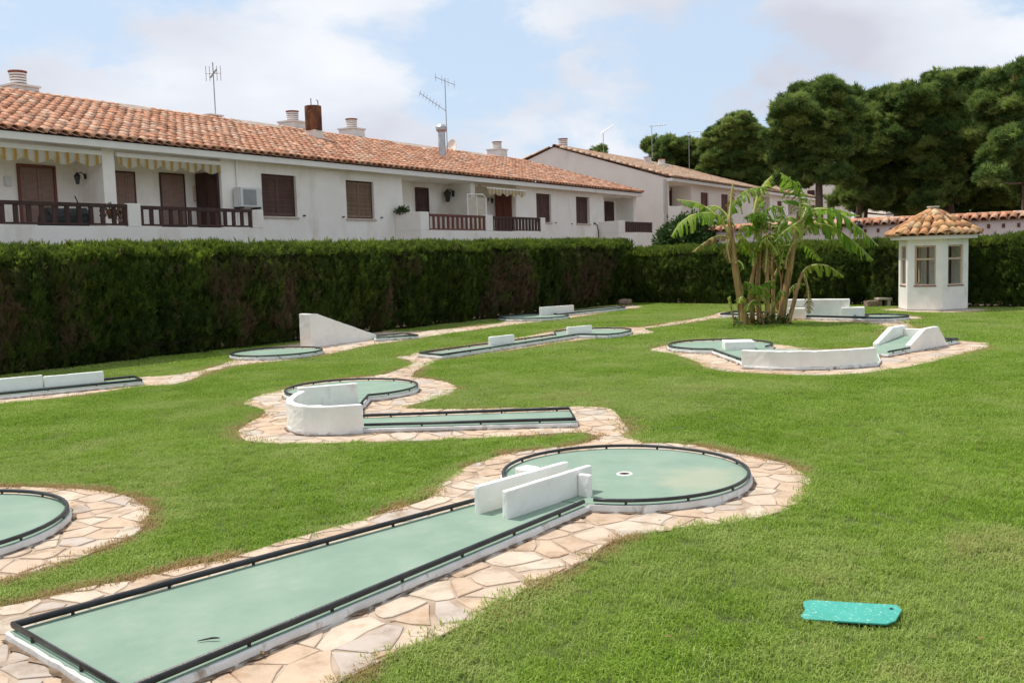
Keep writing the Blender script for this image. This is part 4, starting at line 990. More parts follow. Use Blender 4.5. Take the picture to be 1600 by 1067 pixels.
for a, b, c, d in LOG:                                          # loggia back, sides, floor, ceiling
    k = .002
    mb.add([(a - k, LD, c), (b + k, LD, c), (b + k, LD, d), (a - k, LD, d)], [(0, 1, 2, 3)])
    for q in (a - k, b + k): mb.add([(q, -.28, c), (q, LD, c), (q, LD, d), (q, -.28, d)], [(0, 1, 2, 3)])
    for z in (c - k, d + k): mb.add([(a, -.28, z), (b, -.28, z), (b, LD, z), (a, LD, z)], [(0, 1, 2, 3)])
mb.add([(SR, -.28, -.05), (SR, -9.6, -.05), (SR, -9.6, 5.6), (SR, -.28, 5.6)], [(0, 1, 2, 3)]); mb.add([(SL, -9.6, -.05), (SR, -9.6, -.05), (SR, -9.6, 5.6), (SL, -9.6, 5.6)], [(0, 1, 2, 3)])
mb.build('wall', M_stucco, H1, recalc=False)
# balconies: solid base with piers
BO = 1.2
def bs(px, py): return iv(px, py, BO)[0]
def balcony(s0, s1, piers, zt=3.30, side=None):
    mb = MB(tf1); mb.box(s0, s1, .002, BO + .06, zt - 1.7, zt)
    for a, b, zp in piers: mb.box(a, b, BO - .09, BO + .065, zt + .001, zp)
    if side: mb.box(side[0], side[1], .003, BO - .091, zt + .002, side[2])
    return mb.build('balcony', M_stucco, H1, bevel=.015)
B1p = (bs(197, 320), bs(217, 321)); B1e = (bs(392, 328), bs(409, 329))
balcony(SL, B1e[1], [(B1p[0], B1p[1], 3.93), (B1e[0], B1e[1], 3.86)])
railing(H1, tf1, SL, B1p[0], 3.33, 3.90, BO, M_wood); railing(H1, tf1, B1p[1], B1e[0], 3.33, 3.88, BO, M_wood)
b2 = [bs(x, 335) for x in (655, 668, 757, 768, 843, 850)]
balcony(b2[0], b2[5], [(b2[0], b2[1], 4.02), (b2[2], b2[3], 3.99), (b2[4], b2[5], 3.96)], side=(b2[0], b2[0] + .18, 4.02))
railing(H1, tf1, b2[1], b2[2], 3.33, 3.95, BO, M_redwood, .36); railing(H1, tf1, b2[3], b2[4], 3.33, 3.95, BO, M_wood, .30, .16)
b3 = [bs(x, 348) for x in (966, 975, 1018, 1024)]
balcony(b3[0], b3[3], [(b3[0], b3[1], 3.98), (b3[2], b3[3], 3.92)], side=(b3[0], b3[0] + .2, 3.95))
railing(H1, tf1, b3[1], b3[2], 3.34, 3.92, BO, M_wood, .32, .22)
# windows
window(H1, tf1, *WIN[0], M_shutter); window(H1, tf1, *WIN[1], M_shutter2); window(H1, tf1, *WIN[2], M_shutter); window(H1, tf1, *WIN[3], M_shutter, rec=.16)
def backpx(x0, x1, y): return iv(x0, y, LD)[0], iv(x1, y, LD)[0]
a, b = backpx(31, 83, 290); door(H1, tf1, a, b, ZF + .45, iv(57, 262, LD)[1], M_blind, LD + .03, 2, 5, 'balcony_door')
a, b = backpx(177, 211, 290); window(H1, tf1, a, b, 3.5, iv(195, 268, LD)[1], M_blind, 2, -.03, LD, False)
a, b = backpx(249, 288, 290); window(H1, tf1, a, b, ZF + .40, iv(268, 271, LD)[1], M_blind, 2, -.03, LD, True)
a, b = backpx(650, 667, 310); door(H1, tf1, a, b, ZF + .05, iv(658, 296, LD)[1], M_wood, LD + .03, 1)
o0 = min(-.08, ivs(799, 310, 15.70)[0]); o1 = max(-1.1, ivs(773, 310, 15.70)[0]); z1_ = ivs(787, 303, 15.70)[1]
mb = MB(tf1); mb.box(15.655, 15.72, o1, o0, ZF + .02, z1_)
for k in (0, 1):
    c = o1 + (o0 - o1) * (.06 + .5 * k); d = c + (o0 - o1) * .38; mb.box(15.64, 15.655, c, d, ZF + .2, ZF + .95); mb.box(15.64, 15.655, c, d, ZF + 1.1, z1_ - .15)
mb.build('door', M_redwood, H1, bevel=.006)
a, b = backpx(945, 957, 320); door(H1, tf1, a, b, ZF + .05, iv(950, 317, LD)[1], M_wood, LD + .03, 1)
# wooden door leaf on the right reveal of the second loggia
mb = MB(tf1); z1_ = ivs(327, 270, -2.41)[1]
mb.box(-2.50, -2.43, -1.10, -.10, ZF + .02, z1_); mb.box(-2.515, -2.5, -1.0, -.65, ZF + .3, z1_ - .2); mb.box(-2.515, -2.5, -.55, -.2, ZF + .3, z1_ - .2)
mb.build('door', M_wood, H1, bevel=.008)
s_ = iv(369, 280)[0]; mb = MB(tf1); mb.tube([(s_, .05, 3.4), (s_, .05, 5.50)], .035, 8); mb.build('downpipe', M_fascia, H1)
s_ = iv(934, 350)[0]; mb = MB(tf1); mb.tube([(s_ - .5, .03, 3.9), (s_ - .1, .03, 3.75), (s_, .03, 3.4), (s_ + .05, .03, 2.6)], .022, 6); mb.build('cable', M_iron, H1)
for px_, py_ in ((475, 337), (536, 339), (596, 340), (833, 348), (868, 348), (893, 350), (928, 350), (409, 303)):
    s_, z_ = iv(px_, py_); mb = MB(tf1); mb.box(s_ - .05, s_ + .05, .001, .05, z_ - .02, z_ + .02); mb.build('shutter_catch', M_iron, H1)
# roof
mb = MB(tf1); EO = .40; HIP = SR + .2
zs = lambda off: ZE + (EO - off) / (EO + DR) * (ZRG - ZE)
mb.add([(SL, EO, ZE), (HIP, EO, ZE), (HIP - EO - DR, -DR, ZRG), (SL, -DR, ZRG), (HIP, -2 * DR - EO, ZE), (SL, -2 * DR - EO, ZE)], [(0, 1, 2, 3), (1, 4, 2), (3, 2, 4, 5)])
roof1 = mb.build('roof', M_under, H1, recalc=False)
mb = MB(tf1); mb.box(SL, HIP - .05, -.02, EO - .03, 5.50, 5.69); mb.box(HIP - .35, HIP - .05, -2 * DR - EO, -.021, 5.50, 5.69); mb.build('fascia', M_fascia, H1, bevel=.012)
wslope = math.hypot(EO + DR, ZRG - ZE); UPL = (HN * -(EO + DR) + np.array([0, 0, ZRG - ZE])) / wslope
tl = []; r_t = random.Random(5); PW, EX = .335, .42
for i in range(int((HIP - SL) / PW)):
    s = SL + (i + .5) * PW
    for j in range(int(wslope / EX) + 1):
        y = j * EX - .09
        if y > wslope - .2: continue
        if s > HIP - (y + .1) / wslope * (EO + DR) - .05: continue
        P_ = pt(tf1, s, EO, ZE) + UPL * y + np.array([0, 0, .035 + r_t.uniform(-.006, .006)]) + HD * r_t.uniform(-.012, .012)
        vis = 0 if s > -10.6 else 50
        tl.append((tile_matrix(P_, HD, UPL, .03, r_t), math.dist(P_, (0, 0, 2.2)) + vis))
tile_roof(roof1, tl, TD, 300)
rt = []
for k in range(int((HIP - EO - DR - SL) / .40)):
    P_ = pt(tf1, SL + k * .40, -DR, ZRG + .02); rt.append((tile_matrix(P_, -HN * -1, HD, .02, r_t), 1))
hv = pt(tf1, HIP - EO - DR, -DR, ZRG) - pt(tf1, HIP, EO, ZE); hl = np.linalg.norm(hv); hv = hv / hl; hx = np.cross(hv, (0, 0, 1)); hx /= np.linalg.norm(hx)
for k in range(int(hl / .4)): rt.append((tile_matrix(pt(tf1, HIP, EO, ZE) + hv * k * .4 + np.array([0, 0, .05]), hx, hv, .02, r_t), 1))
tile_roof(roof1, rt, TDR, 0)
# pale mortar caps where the party walls come through near the ridge
for xa_, xb_, py in ((196, 240, 173), (378, 445, 199), (622, 684, 231), (738, 766, 243)):
    s_a = iv(xa_, py, -4.4)[0]; s_b = iv(xb_, py, -4.4)[0]
    mb = MB(tf1); mb.profile([(s_a, -4.15, zs(-4.15) - .05), (s_a, -4.15, zs(-4.15) + .09), (s_a, -DR + .1, ZRG + .15), (s_a, -DR - .35, ZRG + .13), (s_a, -DR - .35, ZRG - .3)], (0, 0, 0), (s_b - s_a, 0, 0)); mb.build('mortar_upstand', M_ridge, roof1, bevel=.02, sub=.3, rough=.02)
for px, py, off, rr, hh, bh in ((30, 151, -5.6, .26, .42, .26), (458, 203, -5.7, .26, .40, .28), (550, 213, -5.7, .26, .40, .28), (777, 244, -5.7, .27, .38, .32)):
    s_, z_ = iv(px, py, off); pot_chimney(roof1, tf1, s_, off, z_, rr, hh, bh=bh, base=.42)
s_, z_ = iv(331, 183, -5.4); mb = MB(tf1); mb.box(s_ - .28, s_ + .28, -5.7, -5.15, z_ - .7, z_ + .02); mb.box(s_ - .34, s_ + .34, -5.76, -5.09, z_ + .02, z_ + .07); mb.build('chimney', [M_stucco2], roof1)
s_, z_ = iv(491, 213, -3.6)
mb = MB(tf1); mb.box(s_ - .27, s_ + .27, -3.87, -3.33, z_ - .5, z_ + .22); mb.build('chimney_base', M_stucco2, roof1, bevel=.02)
mb = MB(tf1); mb.lathe([(.33, .222), (.34, .26), (.34, 1.18), (.33, 1.2), (.30, 1.2)], (s_, -3.6, z_), 18)
mb.tube([(s_ - .1, -3.6, z_ + 1.15), (s_ - .1, -3.6, z_ + 1.5)], .018, 5); mb.tube([(s_ + .2, -3.5, z_ + 1.15), (s_ + .2, -3.5, z_ + 1.42), (s_ + .1, -3.5, z_ + 1.45)], .018, 5); mb.tube([(s_ - .3, -3.4, z_ + 1.0), (s_ - .62, -3.3, z_ + .86)], .018, 5)
tag(mb.build('chimney', M_rust, roof1), 'rusty iron chimney drum')
s_, z_ = iv(691, 239, -2.9); mb = MB(tf1); mb.lathe([(.17, -.4), (.17, .98)], (s_, -2.9, z_), 14); mb.lathe([(.19, .96), (.27, 1.06), (.28, 1.2), (.2, 1.3), (.05, 1.34)], (s_, -2.9, z_), 14)
tag(mb.build('flue_pipe', M_zinc, roof1, smooth=False), 'metal flue pipe with a round cowl')
# things fixed to the house
def awning(label, s0, s1, zt, off, drop, valance, proj=.0):
    loc = pt(tf1, (s0 + s1) / 2, off, zt); o = thing('awning', label, 'awning', loc, 'striped awnings')
    mb = MB(tf1); mb.box(s0, s1, off - .10, off + .02, zt - .13, zt); mb.build('cassette', M_fascia, o, bevel=.02)
    def cloth(name, rows, n=90):
        V, Fc, U = [], [], []
        for i in range(n + 1):
            u = i / n
            for q in rows(u): V.append((s0 + .03 + (s1 - s0 - .06) * u, *q)); U.append((s1 - s0) * u)
        k = len(V) // (n + 1)
        for i in range(n):
            for j in range(k - 1): Fc.append((i * k + j, (i + 1) * k + j, (i + 1) * k + j + 1, i * k + j + 1))
        mb = MB(tf1); mb.add(V, Fc); ob = mb.build(name, M_awning, o, recalc=False)
        at = ob.data.attributes.new('along', 'FLOAT', 'POINT'); at.data.foreach_set('value', U)
    if proj:
        cloth('fabric', lambda u: [(off + .0, zt - .02), (off + proj * .5, zt - .06 - drop * .5), (off + proj, zt - drop)])
        mb = MB(tf1); mb.box(s0, s1, off + proj - .02, off + proj + .03, zt - drop - .05, zt - drop); mb.build('front_bar', M_fascia, o)
        for q in (s0 + .08, s1 - .08):
            mb = MB(tf1); mb.tube([(q, off, zt - .1), (q, off + proj * .95, zt - drop - .02)], .016, 6); mb.build('arm', M_antenna, o)
    nS = max(3, round((s1 - s0) / .75))
    zz = zt - drop - .04 if proj else zt - .12
    cloth('valance', lambda u: [(off + proj + .005, zz), (off + proj + .012 + .012 * math.sin(u * 60), zz - valance * .5), (off + proj + .02 * math.sin(u * 47), zz - valance + .10 - .13 * abs(math.sin(PI * nS * u)))], 140)
    return o
s0_, z_ = iv(-60, 224, -.02); s1_, zt_ = iv(157, 236, .0)
awning('wide striped awning rolled up over the leftmost balcony', s0_, -6.72, 5.44, .05, 0, .30)
awning('striped awning rolled up over the balcony with the air conditioner', -6.24, -2.45, 5.44, .05, 0, .27)
awning('striped awning let out over the brown railed balcony', 12.3, 15.68, 5.48, .03, .22, .27, .55)
s_, z_ = iv(389, 324, .25); loc = pt(tf1, s_, .2, z_)
o = thing('air_conditioner', 'grey air conditioner box on the wall beside the balcony', 'air conditioner', loc)
mb = MB(tf1); mb.box(s_ - .46, s_ + .46, .06, .40, z_, z_ + .62); mb.build('casing', M_grey, o, bevel=.02)
mb = MB(tf1); mb.box(s_ - .36, s_ + .20, .401, .408, z_ + .06, z_ + .56)
for k in range(14): mb.box(s_ - .36, s_ + .20, .4085, .416, z_ + .08 + k * .034, z_ + .092 + k * .034)
mb.build('fan_grille', M_greydk, o)
mb = MB(tf1); mb.box(s_ - .40, s_ - .34, .004, .4, z_ - .06, z_ - .002); mb.box(s_ + .34, s_ + .40, .004, .4, z_ - .06, z_ - .002); mb.build('bracket', M_iron, o)
def lantern(label, P_, dirv, size):
    """iron lantern on an arm from the wall at P_ going along dirv"""
    o = thing('wall_lantern', label, 'wall lamp', P_, 'wall lanterns'); P_ = np.asarray(P_); d = np.asarray(dirv, float); c = P_ + d * size * .9
    mb = MB(); mb.tube([P_, P_ + d * size * .5 + np.array([0, 0, size * .35]), c + np.array([0, 0, size * .15])], size * .05, 6); mb.lathe([(size * .12, -.5 * size * .5), (size * .12, .5 * size * .5)], P_ + d * .02, 8); mb.build('bracket', M_iron, o)
    mb = MB(); mb.lathe([(size * .12, -size * .75), (size * .18, -size * .68), (size * .27, -size * .02)], c, 6); mb.build('glass', M_dkglass, o)
    mb = MB(); mb.lathe([(size * .33, -size * .03), (size * .30, size * .05), (size * .12, size * .24), (size * .04, size * .36)], c, 6)
    for k in range(6):
        a = 2 * PI * k / 6; mb.tube([c + np.array([size * .13 * math.cos(a), size * .13 * math.sin(a), -size * .76]), c + np.array([size * .285 * math.cos(a), size * .285 * math.sin(a), -size * .02])], size * .025, 4)
    mb.build('cage', M_iron, o)
    return o
off_, z_ = ivs(134, 276, -6.72); lantern('small iron wall lamp beside the left awning', pt(tf1, -6.72, off_, z_), -HD, .30)
off_, z_ = ivs(703, 303, 11.82); lantern('black iron lantern on the wall above the red railing', pt(tf1, 11.82, max(off_, -.9), z_), -HD, .52)
s_, z_ = iv(762, 312, LD); lantern('tiny wall lamp beside the red brown door', pt(tf1, s_, LD + .01, z_), HN, .26)
s_, z_ = iv(11, 284, LD); mb = MB(tf1); mb.box(s_ - .09, s_ + .09, LD + .003, LD + .08, z_ - .12, z_ + .14); mb.box(s_ - .07, s_ + .07, LD + .08, LD + .09, z_ - .10, z_ - .02)
tag(mb.build('meter_box', M_grey, None, bevel=.01), 'small grey box on the loggia wall at the left edge', 'meter box')
s_, z_ = iv(303, 303, LD); mb = MB(tf1); mb.box(s_ - .05, s_ + .05, LD + .003, LD + .04, z_ - .25, z_ + .25); mb.box(s_ - .03, s_ + .03, LD + .04, LD + .048, z_ - .2, z_ + .15)
tag(mb.build('wall_thermometer', M_tan, None), 'narrow wooden wall thermometer beside the dark door', 'thermometer')
# black covered barbecue and broom on the left balcony
s_, z_ = iv(95, 340, .5); loc = pt(tf1, s_, .5, ZF); o = thing('covered_barbecue', 'black covered barbecue behind the left balcony railing', 'barbecue', loc)
mb = MB(tf1); mb.profile([(s_ - .55, .25, ZF), (s_ - .55, .8, ZF), (s_ - .5, .78, ZF + .62), (s_ - .45, .55, ZF + .8), (s_ - .5, .28, ZF + .66)], (0, 0, 0), (1.2, 0, 0)); mb.build('cover', M_iron, o, bevel=.06, sub=.15, rough=.04)
mb = MB(tf1); mb.box(s_ - .5, s_ - .1, .70, 1.0, ZF, ZF + .13); mb.build('tray', M_grey, o, bevel=.01)
s_, z_ = iv(122, 306, -.6); mb = MB(tf1); mb.tube([(s_ + .25, -.35, ZF), (s_, -.75, z_)], .018, 6); mb.box(s_ + .15, s_ + .35, -.42, -.28, ZF, ZF + .12)
tag(mb.build('broom', M_wood, None), 'dark broom leaning in the corner of the left balcony', 'broom')
# screen of framed panes beside the awning
o = thing('wind_screen', 'white framed wind screen on the balcony below the awning', 'screen', pt(tf1, 11.6, .6, 3.9))
sA, zA = iv(731, 335, .5); sB, zB = iv(759, 306, .5)
mb = MB(tf1); mb.tube([(sA, .5, 3.4), (sA, .5, zB), (sB - .25, .5, zB + .05), (sB, .5, zB - .12), (sB, .5, 3.4)], .03, 6); mb.tube([((sA + sB) / 2, .5, 3.4), ((sA + sB) / 2, .5, zB)], .02, 6); mb.build('frame', M_white, o)
for a, b in ((sA + .03, (sA + sB) / 2 - .02), ((sA + sB) / 2 + .02, sB - .03)):
    mb = MB(tf1); mb.box(a, b, .49, .50, 3.42, zB - .1); mb.build('pane', M_sill, o)
# satellite dish, antennas
loc = AY(704, 232, 50.5); o = thing('satellite_dish', 'pale satellite dish on the roof behind the flue pipe', 'satellite dish', loc)
mb = MB(); rings = [(0, .14), (.2, .12), (.4, .05), (.48, 0)]; vs = []
ax = np.array([-.75, -.6, .25]); ax /= np.linalg.norm(ax); u_ = np.cross(ax, (0, 0, 1)); u_ /= np.linalg.norm(u_); v_ = np.cross(u_, ax)
for r1, dd in rings:
    for k in range(16): a = 2 * PI * k / 16; vs.append(loc + (u_ * math.cos(a) + v_ * math.sin(a)) * max(r1, .01) - ax * dd)
for r1, dd in rings[::-1]:
    for k in range(16): a = 2 * PI * k / 16; vs.append(loc + (u_ * math.cos(a) + v_ * math.sin(a)) * max(r1, .01) - ax * (dd + .02))
mb.add(vs, [(j * 16 + k, j * 16 + (k + 1) % 16, (j + 1) * 16 + (k + 1) % 16, (j + 1) * 16 + k) for j in range(7) for k in range(16)]); mb.build('dish', M_stucco2, o)
mb = MB(); mb.tube([loc - ax * .1, loc - np.array([0, 0, .75])], .03, 6); mb.tube([loc - v_ * .45, loc + ax * .4], .015, 5); mb.build('arm', M_antenna, o)
s_, z_ = iv(337, 183, -5.4); antenna('aerial of upright rods on the low chimney left of the rusty drum', pt(tf1, s_, -5.4, z_), 2.05, 'vertical')
s_, z_ = iv(699, 236, -3.6); antenna('tall double aerial beside the satellite dish', pt(tf1, s_, -3.6, z_), 3.5, 'yagi')
# plants on the house
def leaf_plant(label, loc, r, n, up=1.0, name='potted_plant', cat='plant', pot=True, protos=P_LEAF, scale=1.0, group=None, zmin=0):
    o = thing(name, label, cat, loc, group); rg = np.random.default_rng(int(abs(loc[0]) * 100)); d = rg.normal(0, 1, (n, 3)); d /= np.linalg.norm(d, axis=1)[:, None]
    q = d * (rg.uniform(.25, 1, n) ** .5)[:, None] * np.array(r); q[:, 2] = np.maximum(q[:, 2] + r[2] * .9, zmin)
    scatter('foliage', np.asarray(loc) + q, rg.uniform(0, 2 * PI, (n, 3)), rg.uniform(.7, 1.3, n) * scale, protos, o)
    mb = MB(); l = np.asarray(loc, float)
    if pot: mb.lathe([(.10, -.02), (.15, .2), (.165, .2), (.165, .24), (.13, .24)], l, 12); mb.build('pot', M_red, o)
    else:
        for k in range(5): a = k * 1.3; mb.tube([l + np.array([.1 * math.cos(a), .1 * math.sin(a), -.05]), l + np.array([r[0] * .5 * math.cos(a), r[1] * .5 * math.sin(a), r[2] * 1.1])], [.05, .02], 6)
        mb.build('stem', M_bark, o)
    return o
leaf_plant('spiky green plant on the white balcony side wall', pt(tf1, b2[0] + .09, .3, 4.0), (.30, .30, .11), 36, scale=.62, pot=False)
s_, z_ = iv(178, 322, .9); leaf_plant('sparse dark plant on the balcony behind the white pier', pt(tf1, s_, .8, 3.55), (.32, .2, .20), 12, protos=P_LEAF, scale=.6)

# --- the second house, farther along the same line
p2 = AY(1043, 300, 60); tf2, iv2, ivs2 = frame(p2)
H2 = thing('terraced_house', 'farther terraced house with a blank gable wall behind the banana clump', 'house', (p2[0], p2[1], 0))
S2 = 48.; E2, R2z, D2 = 6.72, 9.30, 7.9
lg2 = [(.25, 4.1, 5.0, 6.42), (17.6, 22.0, 4.7, 6.35), (27.5, 32, 4.7, 6.3)]
wn2 = [(5.9, 7.4, 5.05, 6.08), (10.05, 11.6, 4.75, 6.12), (24.2, 25.6, 4.8, 6.1), (35.5, 37.0, 4.9, 6.1), (40.5, 42, 4.9, 6.1)]
mb = MB(tf2); holed_wall(mb, 0, S2, -.05, 6.62, lg2 + wn2, 0, .28)
for a, b, c, d in lg2:
    k = .002; mb.add([(a - k, -1.4, c), (b + k, -1.4, c), (b + k, -1.4, d), (a - k, -1.4, d)], [(0, 1, 2, 3)])
    for q in (a - k, b + k): mb.add([(q, -.28, c), (q, -1.4, c), (q, -1.4, d), (q, -.28, d)], [(0, 1, 2, 3)])
    for z in (c - k, d + k): mb.add([(a, -.28, z), (b, -.28, z), (b, -1.4, z), (a, -1.4, z)], [(0, 1, 2, 3)])
mb.add([(0, 0, -.05), (0, -2 * D2, -.05), (0, -2 * D2, 6.6), (0, -D2, R2z - .06), (0, 0, 6.7)], [(0, 1, 2, 3, 4)])
mb.add([(S2, 0, -.05), (S2, -2 * D2, -.05), (S2, -2 * D2, 6.6), (S2, -D2, R2z - .06), (S2, 0, 6.7)], [(0, 1, 2, 3, 4)])
mb.build('wall', M_stucco2, H2, recalc=False)
for a, b, c, d in wn2: window(H2, tf2, a, b, c, d, M_redwood, 2, .1)
a = iv2(1058, 310, -1.37)[0]; b = iv2(1079, 310, -1.37)[0]; door(H2, tf2, a, min(b, 4.02), 5.0, iv2(1068, 298, -1.37)[1], M_redwood, -1.37, 2); a = iv2(1046, 310, -1.37)[0]; b = iv2(1054, 310, -1.37)[0]; door(H2, tf2, max(a, .34), max(b, .9), 5.0, 6.1, M_wood, -1.37, 1); door(H2, tf2, 18.5, 19.8, 4.7, 6.1, M_wood, -1.37, 1); door(H2, tf2, 28.5, 30, 4.7, 6.05, M_redwood, -1.37, 2)
for a, b, zt in ((17.3, 22.4, 5.05), (27.2, 32.4, 5.0)):
    mb = MB(tf2); mb.box(a, b, .003, 1.0, 2.5, zt); mb.build('balcony', M_stucco2, H2, bevel=.02)
mb = MB(tf2); mb.box(.0, 4.3, .003, .9, 2.5, 4.95); mb.build('balcony', M_stucco2, H2, bevel=.02)
mb = MB(tf2); zs2 = lambda off: E2 + (.4 - off) / (.4 + D2) * (R2z - E2)
mb.add([(-.12, .4, E2), (S2 + .1, .4, E2), (S2 + .1, -D2, R2z), (-.12, -D2, R2z), (S2 + .1, -2 * D2 - .4, E2), (-.12, -2 * D2 - .4, E2)], [(0, 1, 2, 3), (3, 2, 4, 5)])
roof2 = mb.build('roof', M_under, H2, recalc=False)
mb = MB(tf2); mb.box(-.1, S2 + .1, .003, .37, 6.5, 6.69); mb.build('fascia', M_fascia, H2, bevel=.012)
ws2 = math.hypot(.4 + D2, R2z - E2); UP2 = (HN * -(.4 + D2) + np.array([0, 0, R2z - E2])) / ws2; DN2 = (HN * (.4 + D2) + np.array([0, 0, R2z - E2])) / ws2; tl = []
for i in range(int(S2 / .36)):
    for j in range(int(ws2 / .46)):
        P_ = pt(tf2, (i + .3) * .36, .4, E2) + UP2 * (j * .46 - .08) + np.array([0, 0, .035]); tl.append((tile_matrix(P_, HD, UP2, .03, r_t), 1))
for j in range(int(ws2 / .46)):
    P_ = pt(tf2, .02, -2 * D2 - .4, E2) + DN2 * (j * .46) + np.array([0, 0, .035]); tl.append((tile_matrix(P_, -HD, DN2, .02, r_t), 1))
tile_roof(roof2, tl, TD2, 0)
tile_roof(roof2, [(tile_matrix(pt(tf2, k * .42, -D2, R2z + .02), HN, HD, .02, r_t), 1) for k in range(int(S2 / .42))], TDR, 0)
for px, py, off, rr, hh, bh in ((880, 238, -D2 - .5, .32, .60, .20), (1012, 263, -5.8, .28, .42, .3), (1034, 265, -5.0, .26, .36, .3), (1125, 280, -4.6, .3, .4, .3)):
    s_, z_ = iv2(px, py, off); s_ = max(s_, .5); pot_chimney(roof2, tf2, s_, off, z_, rr, hh, base=.42, bh=bh)
s_, z_ = iv2(1111, 270, -4.6); mb = MB(tf2); mb.box(s_ - .25, s_ + .25, -4.85, -4.35, z_ - 1, z_ + .55); mb.build('chimney', M_stucco2, roof2)
for px, py, h, k, lb in ((943, 238, 1.25, 'boom', 'aerial with a slanting boom on the far gable roof'), (1019, 240, 2.0, 'side', 'aerial with one side arm beside the far chimneys'), (1077, 258, 2.6, 'side2', 'tall thin aerial before the bushy pine')):
    s_, z_ = iv2(px, py, -5.5); antenna(lb, pt(tf2, s_, -5.5, z_), h, k if k != 'side2' else 'side')

# --- pink garden wall with tiled coping
pw = AY(1400, 340, 40) * np.array([1, 1, 0]); WD = np.array([.785, -.62, 0]); WD /= np.linalg.norm(WD); WNn = np.array([WD[1], -WD[0], 0])
ZW = 3.05
GW = thing('garden_wall', 'pale pink garden wall with a tiled coping behind the hut', 'wall', (pw[0], pw[1], 0))
mb = MB(); e0 = pw - WD * 9.5; e1 = pw + WD * 14
mb.prism([tuple((e0 - WNn * .32)[:2]), tuple(e0[:2]), tuple(e1[:2]), tuple((e1 - WNn * .32)[:2])], -.05, ZW); mb.build('wall_body', M_pink, GW, sub=1.2)
mb = MB(); mb.profile([tuple(e0 + WNn * .16 + np.array([0, 0, ZW - .02])), tuple(e0 - WNn * .16 + np.array([0, 0, ZW + .17])), tuple(e0 - WNn * .48 + np.array([0, 0, ZW - .02]))], (0, 0, 0), WD * 23.5); cope = mb.build('coping', M_under, GW)
me, V, Fc = tile_data('tile', M_tile, Ln=.38, w0=.145, w1=.12)
up_ = -WNn * .32 + np.array([0, 0, .19]); up_ /= np.linalg.norm(up_)
tl = []; k = 0; x = 0.1
while x < 23.3:
    P_ = e0 + WD * x + WNn * .20 + np.array([0, 0, ZW + .0]); tl.append((tile_matrix(P_, WD, up_, .04, r_t), math.dist(P_, (14, 36, 3)))); x += .345
tile_roof(cope, tl, (me, V, Fc), 300)
tile_roof(cope, [(tile_matrix(e0 + WD * q * .42 - WNn * .16 + np.array([0, 0, ZW + .19]), WNn, WD, .02, r_t), 1) for q in range(55)], TDR, 60)
for q in range(44):
    c = e0 + WD * (.3 + q * .53) + WNn * .0; mb = MB(); a_ = c - WD * .05; b_ = c + WD * .05
    mb.prism([tuple((a_ - WNn * .05)[:2]), tuple((a_ + WNn * .035)[:2]), tuple((b_ + WNn * .035)[:2]), tuple((b_ - WNn * .05)[:2])], ZW - .33, ZW - .17); mb.build('beam_end', M_redwood, GW)
q = PL(1346, 352, pw + WNn * .02, WNn); lantern('small green lantern on the pink wall above the back hedge', q, WNn, .5)

# ------------------------------------------------------------------ hut
hc = np.array([*(G(1457, 487)[:2] + np.array([.46, 1.06]) * .95), 0.])
view = np.array([hc[0], hc[1], 0]) / np.linalg.norm(hc[:2]); va = math.atan2(-view[1], -view[0])
RH = 1.09
HUT = thing('garden_hut', 'white six sided hut with a tiled roof before the right hedge', 'hut', hc)
a_c = va - math.radians(14)                                    # facing of the central facet (towards the camera and left)
cor = [hc + RH * np.array([math.cos(a_c + math.radians(30 + 60 * k)), math.sin(a_c + math.radians(30 + 60 * k)), 0]) for k in range(6)]
ZHE = PL(1457, 373, hc, view)[2]; ZS0, ZS1 = .84, ZHE - .22
mbw = MB(); WT = .14
def facet_tf(A_, B_):
    d = (B_ - A_); Ls = np.linalg.norm(d); d = d / Ls; n = np.array([d[1], -d[0], 0]); mid = (A_ + B_) / 2
    if np.dot(n, mid - hc) < 0: n = -n
    return (lambda V: A_ + np.outer(np.asarray(V)[:, 0], d) + np.outer(np.asarray(V)[:, 1], n) + np.outer(np.asarray(V)[:, 2], (0, 0, 1))), Ls
